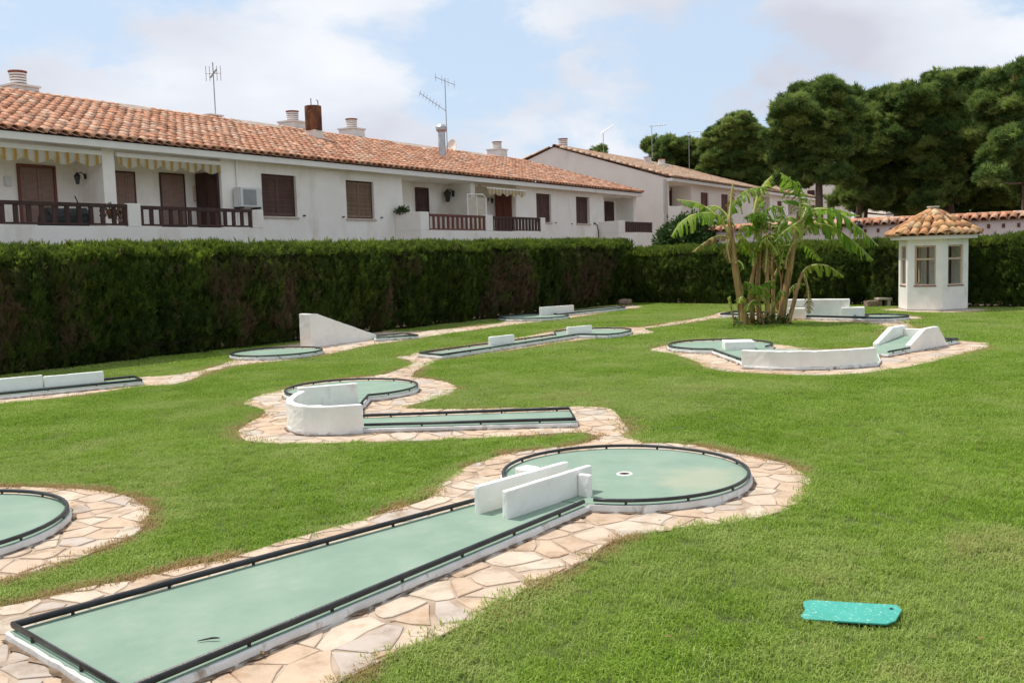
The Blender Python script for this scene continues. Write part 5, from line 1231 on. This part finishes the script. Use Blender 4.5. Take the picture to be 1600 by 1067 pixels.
for k in range(6):
    A_, B_ = cor[k - 1], cor[k]; tfh, Ls = facet_tf(A_, B_); h0, h1 = Ls * .20, Ls * .80
    tmp = MB(); holed_wall(tmp, 0, Ls, -.02, ZHE, [] if k in (2, 3) else [(h0, h1, ZS0, ZS1)], 0, WT); mbw.add(tfh(np.array(tmp.v)), tmp.f)
    if k == 2: continue
    if k == 3:                                                     # plain white door at the back, seen through the front window
        dm = MB(tfh)
        for bx in ((h0 - .06, h0, -WT - .03, -WT + .001, 0.06, ZS1), (h1, h1 + .06, -WT - .03, -WT + .001, 0.06, ZS1), (h0, h1, -WT - .03, -WT + .001, ZS1 - .06, ZS1)): dm.box(*bx)
        dd_ = dm.build('door_frame', M_redwood, HUT); dm = MB(tfh); dm.box(h0 + .01, h1 - .01, -WT - .02, -WT - .001, .07, ZS1 - .065); dm.build('door', M_white, dd_, bevel=.006); continue
    fr = MB(tfh); f = .05; zm = ZS0 + (ZS1 - ZS0) * .66
    for bx in ((h0, h0 + f, -.11, -.05, ZS0, ZS1), (h1 - f, h1, -.11, -.05, ZS0, ZS1), (h0 + f, h1 - f, -.109, -.051, ZS1 - f, ZS1), (h0 + f, h1 - f, -.109, -.051, ZS0, ZS0 + f * .8), (h0 + f, h1 - f, -.107, -.053, zm - .03, zm + .03)): fr.box(*bx)
    w = fr.build('window', M_tan, HUT)
    for z0_, z1_ in ((ZS0 + .042, zm - .032), (zm + .032, ZS1 - .052)):
        g_m = MB(tfh); g_m.box(h0 + .052, h1 - .052, -.083, -.077, z0_, z1_); g_m.build('pane', M_glass, w)
    sl = MB(tfh); sl.box(h0 - .02, h1 + .02, -.045, .02, ZS0 - .035, ZS0 - .002); sl.build('sill', M_redwood, w)
mbw.build('wall', M_white, HUT, recalc=False)
mb = MB(); mb.prism([tuple(p[:2]) for p in cor], -.02, .06); mb.build('floor_slab', M_slab, HUT)
RE = 1.43; ZA = PL(1457, 331, hc, view)[2]
ec = [hc + RE * np.array([math.cos(a_c + math.radians(30 + 60 * k)), math.sin(a_c + math.radians(30 + 60 * k)), 0]) for k in range(6)]
mb = MB(); mb.prism([tuple((hc + (p - hc) * .955)[:2]) for p in ec], ZHE - .02, ZHE + .10); mb.build('fascia', M_fascia, HUT, bevel=.012)
mb = MB(); apex = hc + np.array([0, 0, ZA]); mb.add([tuple(p + np.array([0, 0, ZHE + .105])) for p in ec] + [tuple(apex)], [(k, (k + 1) % 6, 6) for k in range(6)] + [(5, 4, 3, 2, 1, 0)])
roofh = mb.build('roof', M_under, HUT, recalc=False)
HT = tile_data('tile', M_tile3, Ln=.50, w0=.148, w1=.11); r_h = random.Random(11); tl = []
for k in range(6):
    A_ = ec[k] + np.array([0, 0, ZHE + .105]); B_ = ec[(k + 1) % 6] + np.array([0, 0, ZHE + .105]); mid = (A_ + B_) / 2; up = apex - mid; ul = np.linalg.norm(up); up = up / ul; dd = (B_ - A_); Ls = np.linalg.norm(dd); dd /= Ls
    if np.dot(np.cross(dd, up), (0, 0, 1)) < 0: dd = -dd
    nc = 5; pwid = Ls / nc
    for c in range(nc):
        xx = (c + .5) * pwid - Ls / 2
        ymax = ul * (1 - abs(xx) / (Ls / 2))
        y = -.07
        while y < ymax - .12 or y < 0:
            tl.append((tile_matrix(mid + dd * (xx + r_h.uniform(-.012, .012)) + up * y + np.cross(dd, up) * .025, dd, up, .05, r_h), 1)); y += .37
    hv = apex - (ec[k] + np.array([0, 0, ZHE + .105])); hl = np.linalg.norm(hv); hv /= hl; hx = np.cross(hv, (0, 0, 1)); hx /= np.linalg.norm(hx); q = -.06
    while q < hl - .5: tl.append((tile_matrix(A_ + hv * q + np.array([0, 0, .075]), hx, hv, .03, r_h), 1)); q += .38
tile_roof(roofh, tl, HT, 300)
mb = MB(); mb.box(hc[0] - .12, hc[0] + .12, hc[1] - .12, hc[1] + .12, ZA - .16, ZA + .13); mb.box(hc[0] - .15, hc[0] + .15, hc[1] - .15, hc[1] + .15, ZA + .13, ZA + .18); mb.build('finial', M_sill, HUT, bevel=.01)

# ------------------------------------------------------------------ banana clump
bl = G(1195, 507)
BAN = thing('banana_clump', 'tall banana clump with torn leaves growing from the lawn', 'banana plant', (bl[0], bl[1], 0))
r_b = random.Random(4)
def bz(zx, zy, dy=0.0):                                          # zoomed crop coordinates -> place near the clump
    return AY(1040 + zx / 4.1028, 260 + zy / 4.1028, bl[1] + dy)
def bstem(pts, r0, r1, dy=0., mat=None, label=None):
    P = [bz(x, y, dy) for x, y in pts]; P[0][2] = -.03; P = spline(P, 9); n = len(P); mb = MB()
    rr = [.85 * (r0 + (r1 - r0) * i / (n - 1)) * (1 + .06 * math.sin(i * 2.1)) for i in range(n)]; mb.tube(P, rr, 10)
    for q in range(3):                                           # loose sheath edges
        i = r_b.randint(1, n - 3); a = r_b.uniform(0, 2 * PI); c = P[i]; e = np.array([math.cos(a), math.sin(a), 0]) * rr[i]
        mb.add([c + e * .9, c + e * 1.05 + np.array([0, 0, .3]), c + e * 1.9 + np.array([0, 0, .12]), c + e * 1.4 + np.array([0, 0, -.05])], [(0, 1, 2, 3)])
    o = mb.build('stem', mat or M_bstem, BAN, smooth=True, recalc=False); 
    if label: o['label'] = label
bstem([(505, 1030), (470, 800), (440, 600), (420, 430), (405, 330)], .15, .07)
bstem([(735, 1005), (770, 800), (805, 600), (835, 420), (855, 290)], .14, .065, .1)
bstem([(783, 1022), (815, 900), (845, 780), (880, 680)], .085, .055, -.2)
bstem([(560, 985), (545, 800), (570, 640), (590, 520)], .09, .05, .25)
bstem([(605, 1000), (590, 780), (600, 600), (605, 430)], .10, .05, .3)
bstem([(660, 1022), (650, 820), (650, 640), (640, 430)], .10, .05, -.1)
bstem([(690, 985), (690, 760), (690, 560), (720, 470)], .08, .04, .35)
bstem([(495, 1032), (500, 940), (503, 850)], .13, .12, -.15, None, 'cut off stump of a stem')
bstem([(445, 1035), (425, 930), (412, 860)], .035, .025, -.3)
bstem([(620, 1025), (618, 985), (625, 945)], .10, .07, -.25)
bstem([(712, 1000), (735, 860), (740, 720), (700, 600)], .05, .03, .2)
def bleaf(pts, wid, dy0, dy1, mat, seed, droop=.55, torn=.5, petiole=.16, fold=.0):
    r = random.Random(seed); n = 84; P = [bz(x, y, dy0 + (dy1 - dy0) * i / (len(pts) - 1)) for i, (x, y) in enumerate(pts)]; P = spline(P, n)
    mb = MB(); mb.tube(P, [.040 * (1 - .8 * i / n) + .005 for i in range(n + 1)], 6); rib = mb.build('leaf', M_brib, BAN, smooth=True, recalc=False)
    V, Fc = [], []; i0 = int(n * petiole)
    for side in (-1, 1):
        i = i0
        while i < n:
            k = r.choice((1, 2, 2, 3, 4)) if r.random() < torn else r.choice((5, 7, 9))
            j = min(n, i + k); dr = .68 * droop * r.uniform(.4, 1.7); tw = r.uniform(-.28, .28); ln = r.uniform(.72, 1.1); sp = float(np.linalg.norm(P[j] - P[i])) * .30
            row = []
            for q in range(i, j + 1):
                t = P[min(q + 1, n)] - P[max(q - 1, 0)]; t /= np.linalg.norm(t) + 1e-9
                h = np.cross(t, (0, 0, 1)); hl_ = np.linalg.norm(h); h = h / hl_ if hl_ > .15 else np.array([t[1], -t[0], 0]) / (math.hypot(t[0], t[1]) + 1e-6)
                nrm2 = np.cross(h, t); nrm2 = nrm2 if nrm2[2] > 0 else -nrm2
                u = (q - i0) / (n - i0); w = 1.42 * wid * max(.0, math.sin(PI * min(1, .06 + u * .94) ** .75)) ** .7 * ln
                sd = h * side; pts_ = []
                for f in (0, .35, .7, 1.0):
                    ed = .93 if (q in (i, j) and torn > .2 and f == 1.0) else 1
                    v = P[q] + sd * w * f * math.cos(dr * f) * ed + t * (w * f * (.30 + tw)) - np.array([0, 0, 1]) * w * f * math.sin(min(1.5, dr * (.35 + f))) + nrm2 * w * .16 * math.sin(PI * min(f * 1.3, 1)) + nrm2 * fold * w * f
                    if q in (i,) and torn > .2 and f > 0: v = v + t * sp * f
                    if q in (j,) and torn > .2 and f > 0: v = v - t * sp * f
                    pts_.append(v)
                row.append(pts_)
            b0 = len(V)
            for pts_ in row: V += [tuple(v) for v in pts_]
            for q in range(len(row) - 1):
                for f in range(3): Fc.append((b0 + q * 4 + f, b0 + (q + 1) * 4 + f, b0 + (q + 1) * 4 + f + 1, b0 + q * 4 + f + 1))
            i = j
    mb = MB(); mb.add(V, Fc); mb.build('blade', mat, rib, smooth=True, recalc=False)
Lv, Ly, Ld = M_bleaf, M_bleaf_y, M_bleaf_d
bleaf([(410, 430), (330, 320), (210, 240), (68, 212)], .26, 0, .9, Lv, 1, .7)
bleaf([(405, 430), (330, 320), (210, 305), (110, 355), (38, 450)], .36, 0, -.7, Lv, 2, .75)
bleaf([(412, 470), (370, 448), (290, 465), (172, 550)], .14, 0, -.3, Ld, 3, 1.2, .8)
bleaf([(408, 340), (418, 250), (422, 180), (432, 105)], .13, 0, .2, Ld, 4, 1.0, .3)
bleaf([(410, 330), (450, 230), (530, 155), (655, 128)], .34, 0, -.4, Lv, 5, .9, .7)
bleaf([(560, 330), (590, 200), (640, 110), (682, 62)], .20, .4, .9, Ly, 6, .9, .6)
bleaf([(858, 320), (862, 220), (820, 110), (736, 42)], .46, 0, -.2, Lv, 7, .85, .75)
bleaf([(835, 430), (900, 310), (1020, 268), (1245, 320)], .26, .1, 1.0, Lv, 8, .55, .2)
bleaf([(845, 440), (930, 290), (1080, 290), (1230, 390), (1365, 512)], .38, .1, -.6, Lv, 9, .85, .6)
bleaf([(850, 455), (940, 380), (1060, 388), (1200, 480), (1330, 602)], .36, .1, -.2, Lv, 10, .95, .75)
bleaf([(842, 450), (900, 500), (950, 555), (995, 605)], .20, .2, .5, Lv, 11, .6, .5)
bleaf([(880, 335), (820, 380), (760, 420), (702, 482)], .30, 0, -.8, Lv, 12, .8, .6)
bleaf([(610, 470), (620, 330), (680, 262), (752, 262)], .34, .3, -.2, Lv, 13, 1.0, .7)
bleaf([(605, 440), (590, 330), (605, 255), (640, 222)], .30, .3, .2, Lv, 14, 1.2, .6)
bleaf([(650, 560), (640, 480), (690, 455), (732, 565)], .20, -.1, -.5, Ly, 15, .9, .5)
bleaf([(575, 620), (585, 510), (640, 450), (720, 432)], .22, .2, -.3, Ly, 16, .8, .6)
bleaf([(880, 680), (935, 638), (1040, 640), (1142, 708)], .25, -.2, -.5, Ly, 17, .95, .25, .08)
bleaf([(884, 685), (905, 760), (915, 850), (918, 945)], .17, -.2, -.3, Ld, 18, .5, .9, .1)
bleaf([(780, 830), (815, 775), (850, 755), (892, 755)], .17, .3, .1, Lv, 19, .5, .2)
bleaf([(625, 860), (590, 790), (550, 755), (505, 740)], .30, -.3, -.8, Lv, 20, .9, .4)
bleaf([(640, 880), (620, 800), (640, 750), (700, 730)], .26, -.1, -.6, Lv, 21, .9, .4)
bleaf([(422, 900), (412, 870), (408, 850), (412, 832)], .17, -.3, -.3, Ly, 22, .5, 0)
bleaf([(470, 430), (500, 470), (530, 520), (565, 585)], .22, 0, .4, Lv, 23, .7, .6)
bleaf([(600, 470), (560, 400), (520, 380), (480, 400)], .28, .3, -.2, Lv, 24, .9, .6)
bleaf([(700, 700), (735, 620), (760, 520), (800, 500)], .16, .3, .0, Lv, 25, .8, .5)
bleaf([(650, 540), (700, 420), (740, 330), (745, 250)], .28, .3, .6, Lv, 26, 1.1, .6)
bleaf([(452, 620), (470, 610), (490, 630), (500, 660)], .14, -.2, -.4, Lv, 27, .6, .3)
bleaf([(505, 850), (490, 840), (480, 850), (470, 880)], .14, -.2, -.4, Ly, 28, .6, .1)
bleaf([(430, 420), (400, 330), (330, 260), (250, 262)], .22, .2, 1.0, Lv, 31, .9, .7)
bleaf([(640, 430), (620, 340), (570, 300), (500, 330)], .26, .2, -.3, Lv, 32, 1.1, .75)
bleaf([(720, 470), (735, 380), (790, 330), (850, 345)], .24, .2, .5, Lv, 33, 1.0, .7)
bleaf([(850, 400), (880, 330), (900, 270), (880, 250)], .20, 0, .4, Lv, 34, .9, .6)
bleaf([(845, 430), (930, 350), (1040, 345), (1120, 420)], .26, .5, 1.2, Lv, 35, .9, .7)
bleaf([(600, 520), (640, 470), (690, 520), (720, 570)], .18, -.3, -.7, Ly, 36, .9, .7)
bleaf([(570, 600), (540, 520), (500, 470), (455, 440)], .20, .1, -.4, Ly, 37, 1.0, .7)
bleaf([(560, 640), (560, 560), (590, 480), (560, 420)], .18, -.2, -.3, Lv, 38, .9, .7)
bleaf([(690, 560), (700, 480), (760, 440), (800, 470)], .20, -.1, -.5, Lv, 39, 1.0, .7)
bleaf([(600, 900), (570, 860), (540, 880), (520, 930)], .18, -.3, -.7, Lv, 40, .9, .5)
bleaf([(680, 900), (720, 830), (740, 800), (760, 830)], .16, -.1, -.4, Lv, 41, .9, .5)
bleaf([(405, 470), (395, 520), (405, 580), (415, 620)], .12, -.1, -.3, Ld, 42, .6, .9)
bleaf([(830, 470), (800, 530), (775, 600), (770, 660)], .13, -.1, -.3, Ld, 43, .6, .9)
bleaf([(640, 470), (650, 540), (645, 620), (640, 680)], .12, -.2, -.4, Ld, 44, .6, .9)
rg = np.random.default_rng(8); n_ = 34; q_ = np.c_[rg.normal(0, .42, n_), rg.normal(0, .25, n_), rg.uniform(.02, .20, n_)] + np.array([bl[0], bl[1], 0])
o = scatter('ground_leaves', q_, rg.uniform(0, 6.28, (n_, 3)), rg.uniform(.5, 1.0, n_), P_LEAF, BAN)

# ------------------------------------------------------------------ bush, pines, far building
bp = AY(1078, 384, 46.0); leaf_plant('dark round shrub between the two houses above the hedge', (bp[0], bp[1], .2), (1.75, 1.5, 1.95), 2600, name='shrub', cat='shrub', pot=False, scale=1.25)
def pine(label, lobes, Y, trunk, seed, dens=1.0, group='pines behind the garden wall', limbs=True, dry=.008):
    r = np.random.default_rng(seed); ctr = [AY(x, y, Y + r.uniform(-1.2, 1.2)) for x, y, _ in lobes]; rad = [1.10 * q * Y / F for _, _, q in lobes]
    bx = AY(trunk[0][0], trunk[0][1], Y); base = np.array([bx[0], bx[1], 0]); o = thing('pine_tree', label, 'pine tree', base, group)
    T = [base] + [AY(x, y, Y) for x, y in trunk[1:]]; T = spline(T, 10); tr = trunk[0][2] * Y / F
    mb = MB(); mb.tube(T, [tr * (1 - .6 * i / 10) for i in range(11)], 8)
    for c, q in zip(ctr, rad):
        k = min(10, max(3, int(np.argmin([np.linalg.norm(t - c) + max(0, t[2] - c[2]) * 1.5 for t in T])))); a = T[k]; md = (a + c) / 2 + np.array([0, 0, -.2 * q])
        mb.tube(spline([a, md, c], 5), [tr * .36, tr * .3, tr * .25, tr * .19, tr * .13, tr * .06], 6)
        for _ in range(3):
            e = c + np.array([r.normal(0, .5), r.normal(0, .5), r.normal(.1, .4)]) * q; mb.tube([c - (c - a) * .12, (c + e) / 2, e], [tr * .1, tr * .07, tr * .03], 5)
    mb.build('trunk', M_bark, o, smooth=True, recalc=False)
    P, VR, RT = [], [], []
    def clump(cc, rad3, m_, v0, lo):
        d2 = r.normal(0, 1, (m_, 3)); d2 /= np.linalg.norm(d2, axis=1)[:, None]; d2[:, 2] = np.where(d2[:, 2] < -.35, -d2[:, 2] * .6, d2[:, 2])
        P.append(cc + d2 * rad3 * (r.uniform(lo, 1.1, m_) ** .6)[:, None]); VR.append(np.clip(v0 * 1.25 - .12 + r.normal(0, .12, m_), 0, 1))
        RT.append(np.c_[np.arctan2(np.hypot(d2[:, 0], d2[:, 1]), d2[:, 2] + .9) + r.normal(0, .3, m_), r.normal(0, .25, m_), np.arctan2(d2[:, 1], d2[:, 0]) + PI / 2])
    for c, q in zip(ctr, rad):
        for _ in range(max(9, int(27 * q ** 1.3))):                # each lobe is a heap of smaller clumps
            d = r.normal(0, 1, 3); d /= np.linalg.norm(d); d[2] = d[2] * .75 + .18
            qq = min(.70, q * r.uniform(.16, .34)) + .1
            clump(c + d * q * r.uniform(.5, 1.16), qq * np.array([1, 1, .72]), int(170 * dens * qq ** 2 / .5) + 12, r.random(), .3)
        for _ in range(int(26 * q)):                               # single shoots standing out of the outline
            d = r.normal(0, 1, 3); d /= np.linalg.norm(d); d[2] = abs(d[2]) * .9
            clump(c + d * q * r.uniform(1.0, 1.24), np.array([.16, .16, .22]), 5, r.random(), .2)
        clump(c, q * .8 * np.array([1, 1, 1]), int(120 * dens * q ** 2), .3, .1)
    P = np.concatenate(P); n = len(P)
    scatter('crown', P, np.concatenate(RT), r.uniform(.65, 1.2, n), P_PINE, o, (r.random(n) < dry) * .8, var=np.concatenate(VR))
    return o
pine('small grey green pine group farthest left above the far roof', [(1028, 236, 17), (1048, 242, 20), (1070, 238, 16), (1092, 252, 20), (1062, 262, 22), (1035, 258, 14), (1085, 232, 10)], 84, [(1060, 350, 5), (1058, 300), (1060, 262), (1056, 245)], 31)
pine('dark conical pine above the far roof', [(1150, 200, 18), (1138, 222, 25), (1166, 218, 24), (1185, 244, 22), (1118, 246, 25), (1150, 256, 32), (1194, 270, 26), (1178, 286, 24), (1120, 274, 22), (1202, 226, 14)], 80, [(1155, 350, 7), (1153, 300), (1152, 250), (1150, 205)], 32)
pine('tip of a pine showing over the far gable roof', [(934, 242, 8), (940, 236, 5)], 92, [(936, 320, 2), (936, 280), (936, 245)], 33)
pine('tall pine with a bare straight trunk left of the tree row', [(1238, 178, 24), (1268, 156, 22), (1294, 150, 20), (1224, 215, 22), (1262, 205, 36), (1300, 186, 30), (1322, 168, 18), (1240, 250, 24), (1288, 236, 32), (1312, 222, 26), (1216, 250, 13), (1258, 280, 18), (1230, 284, 15), (1304, 276, 18), (1222, 196, 14), (1334, 150, 10), (1250, 146, 10)], 56, [(1281, 390, 7.5), (1280, 320), (1279, 250), (1278, 190)], 34, 1.15)
pine('pine with a reddish forked trunk in the tree row', [(1345, 200, 28), (1384, 158, 18), (1362, 176, 20), (1398, 190, 26), (1376, 226, 36), (1348, 246, 28), (1408, 232, 30), (1394, 266, 30), (1356, 284, 20), (1420, 292, 22), (1388, 296, 24), (1330, 286, 14), (1412, 262, 22), (1372, 314, 16), (1334, 312, 12)], 60, [(1344, 390, 6), (1342, 330), (1352, 290), (1362, 230)], 35, 1.05)
pine('broad crowned pine behind the hut roof', [(1432, 160, 26), (1462, 142, 22), (1494, 136, 20), (1524, 138, 20), (1452, 192, 36), (1502, 178, 36), (1536, 190, 26), (1440, 236, 32), (1494, 228, 36), (1530, 236, 26), (1418, 190, 14), (1470, 270, 26), (1512, 286, 24), (1438, 284, 24), (1544, 268, 20), (1478, 304, 22), (1452, 318, 18), (1412, 150, 12), (1508, 124, 10)], 58, [(1490, 390, 8), (1484, 320), (1478, 250), (1476, 190)], 36, 1.1)
pine('tallest pine at the right edge', [(1566, 138, 24), (1592, 128, 20), (1620, 132, 30), (1560, 170, 28), (1596, 178, 36), (1640, 180, 36), (1580, 210, 26), (1650, 230, 40), (1618, 220, 34)], 52, [(1600, 390, 9), (1604, 320), (1602, 240), (1598, 170)], 37, 1.1)
pine('low yellow green pine at the right edge below the tallest', [(1574, 224, 18), (1600, 232, 26), (1556, 252, 18), (1584, 262, 26), (1620, 268, 32), (1550, 282, 16), (1600, 292, 22)], 47, [(1606, 400, 6), (1604, 340), (1600, 290), (1594, 250)], 38, 1.15)
pine('low dark pine filling the gap under the tree row', [(1420, 318, 22), (1456, 306, 24), (1510, 282, 30), (1548, 300, 26), (1500, 312, 24), (1470, 276, 20), (1576, 312, 20), (1392, 300, 22), (1440, 334, 16), (1490, 334, 18), (1540, 330, 20), (1590, 332, 20), (1570, 300, 22)], 63, [(1500, 390, 7), (1502, 340), (1504, 310), (1502, 280)], 39, 1.0)
pine('small young pine standing low beside the bare trunk', [(1310, 312, 15), (1398, 322, 18), (1374, 318, 16), (1340, 322, 14), (1420, 330, 18), (1325, 290, 12), (1365, 300, 16)], 62, [(1350, 392, 4), (1352, 350), (1354, 325), (1354, 310)], 40, 1.0)
pine('pine just past the right edge of the tree row', [(1690, 150, 34), (1730, 170, 36), (1700, 205, 36), (1760, 215, 34), (1680, 250, 30), (1730, 255, 34)], 54, [(1715, 390, 8), (1716, 320), (1718, 250), (1716, 190)], 41, 1.0)
def block(label, px0, px1, ytop, Y, depth, wins, seed, cat='building', steps=()):
    a = AY(px0, ytop, Y); b = AY(px1, ytop, Y); h = (a[2] + b[2]) / 2; o = thing('apartment_building', label, cat, (*((a + b) / 2)[:2], 0))
    tfb = lambda V: np.array([a[0], a[1], 0]) + np.outer(np.asarray(V)[:, 0], np.array([b[0] - a[0], b[1] - a[1], 0]) / np.linalg.norm((b - a)[:2])) + np.outer(np.asarray(V)[:, 1], -np.array([-(b[1] - a[1]), b[0] - a[0], 0]) / np.linalg.norm((b - a)[:2])) + np.outer(np.asarray(V)[:, 2], (0, 0, 1))
    Ls = np.linalg.norm((b - a)[:2]); hs = [(u * Ls, v * Ls, z0 * h, z1 * h) for u, v, z0, z1 in wins]
    mb = MB(tfb); holed_wall(mb, 0, Ls, -.05, h, hs, 0, .25); mb.box(0.002, Ls - .002, -depth, -.2505, -.05, h - .004)
    for u, v, z in steps: mb.box(u * Ls, v * Ls, -1, .3, 0, h * z)
    mb.build('wall', M_stucco2, o, recalc=False)
    for q in hs: window(o, tfb, *q, M_shutter, 2, .1, 0, False)
    mb = MB(tfb); mb.box(-.15, Ls + .15, -depth, .16, h + .001, h + .2); mb.build('roof', M_fascia, o)
    return o
block('white house with a stepped parapet seen past the bare pine trunk', 1232, 1330, 280, 92, 8, [(.06, .2, .70, .88), (.3, .42, .70, .88), (.62, .74, .5, .75)], 1, steps=((.45, .6, .9),))
block('white building glimpsed between the dark pines behind the hut', 1385, 1500, 290, 86, 8, [(.1, .25, .62, .88), (.4, .55, .62, .88), (.7, .85, .62, .88)], 2)

# ------------------------------------------------------------------ small things on the lawn
c4 = [G(x, y, .05) for x, y in ((1256, 931), (1413, 946), (1396, 975), (1247, 960))]
cv = thing('valve_cover', 'turquoise plastic valve cover lying loose on the grass in front', 'cover', ((c4[0] + c4[2]) / 2 * np.array([1, 1, 0])))
q4 = [c4[0] * .94 + c4[1] * .06, c4[1] * .93 + c4[0] * .07, c4[1] * .75 + c4[2] * .25, c4[2] * .8 + c4[1] * .2, c4[2] * .93 + c4[3] * .07, c4[3] * .92 + c4[2] * .08, c4[3] * .88 + c4[0] * .12 + (c4[2] - c4[3]) * .02, c4[3] * .5 + c4[0] * .5 + (c4[1] - c4[0]) * .045, c4[3] * .34 + c4[0] * .66 + (c4[1] - c4[0]) * .015, c4[0] * .88 + c4[3] * .12]
zz = lambda p: .030 + .024 * np.dot(p - c4[0], (c4[1] - c4[0])) / np.dot(c4[1] - c4[0], c4[1] - c4[0])
mb = MB(); mb.prism([tuple(p[:2]) for p in q4], [zz(p) - .011 for p in q4], [zz(p) for p in q4]); mb.build('lid', M_teal, cv, bevel=.003)
bc = c4[1] * .66 + c4[2] * .24 + c4[0] * .10; mb = MB(); mb.lathe([(.012, -.01), (.012, .003), (.007, .006)], (bc[0], bc[1], zz(bc)), 10); mb.build('bolt', M_iron, cv)
a = G(308, 1001, ZS + .012); b = G(343, 996, ZS + .018); mb = MB(); mb.tube(spline([a, (a * .6 + b * .4) + np.array([0, .012, 0]), (a * .3 + b * .7) + np.array([0, .004, .004]), b], 8), [.002, .004, .005, .006, .006, .007, .006, .005, .003], 6)
tag(mb.build('twig', M_iron, None), 'dark twig lying on the near green lane', 'twig')
rl = np.random.default_rng(15)
def rock(name, label, c, r3, mat, seed):
    bm = bmesh.new(); bmesh.ops.create_icosphere(bm, subdivisions=3, radius=1); rr = random.Random(seed)
    for v in bm.verts:
        p = v.co; k = 1 + .12 * math.sin(p.x * 5 + seed) * math.sin(p.y * 4) + .08 * math.sin(p.z * 9 + p.x * 7)
        m_ = max(abs(p.x), abs(p.y), abs(p.z)); p = p * (k * (.45 + .55 / m_)); v.co = (c[0] + p.x * r3[0] * .8, c[1] + p.y * r3[1] * .8, c[2] + p.z * r3[2] * .8)
    me = bpy.data.meshes.new(name); bm.to_mesh(me); bm.free(); me.materials.append(mat); me.shade_smooth(); return tag(link(name, me), label, 'stone block')
M_block = PM('brown_stone', [(.3, (.20, .135, .09)), (.7, (.33, .24, .17))], 4, .9, bump=.8, bscale=14)
q = G(977, 477); rock('stone_block', 'rough brown stone block where the two hedges meet', (q[0], q[1], .14), (.36, .25, .16), M_block, 2)
q = G(1371, 479); bn = thing('stone_bench', 'low stone bench at the gap between the hedges', 'bench', (q[0], q[1], 0))
mb = MB(); mb.box(q[0] - .42, q[0] + .1, q[1] - .2, q[1] + .25, -.02, .22); mb.build('base', M_block, bn, bevel=.03, sub=.12, rough=.02)
mb = MB(); mb.box(q[0] - .05, q[0] + .45, q[1] - .22, q[1] + .27, .24, .32); mb.box(q[0] + .3, q[0] + .42, q[1] - .15, q[1] + .2, -.02, .239); mb.build('seat', M_sill, bn, bevel=.015)
# a few fallen leaves on lawn and paving
mb = MB()
for k in range(110):
    y = rl.uniform(5, 14); x = rl.uniform(-.5, .55) * y; a_ = rl.uniform(0, 6.28); s_ = rl.uniform(.012, .03); d = np.array([math.cos(a_), math.sin(a_), 0]); e = np.array([-d[1], d[0], 0]); c = np.array([x, y, .046])
    mb.add([c - d * s_, c + e * s_ * .45 + np.array([0, 0, .006]), c + d * s_, c - e * s_ * .45 + np.array([0, 0, .004])], [(0, 1, 2, 3)])
tag(mb.build('fallen_leaves', M_bleaf_d, None, recalc=False), 'withered leaves scattered over lawn and paving', None, None, 'stuff')
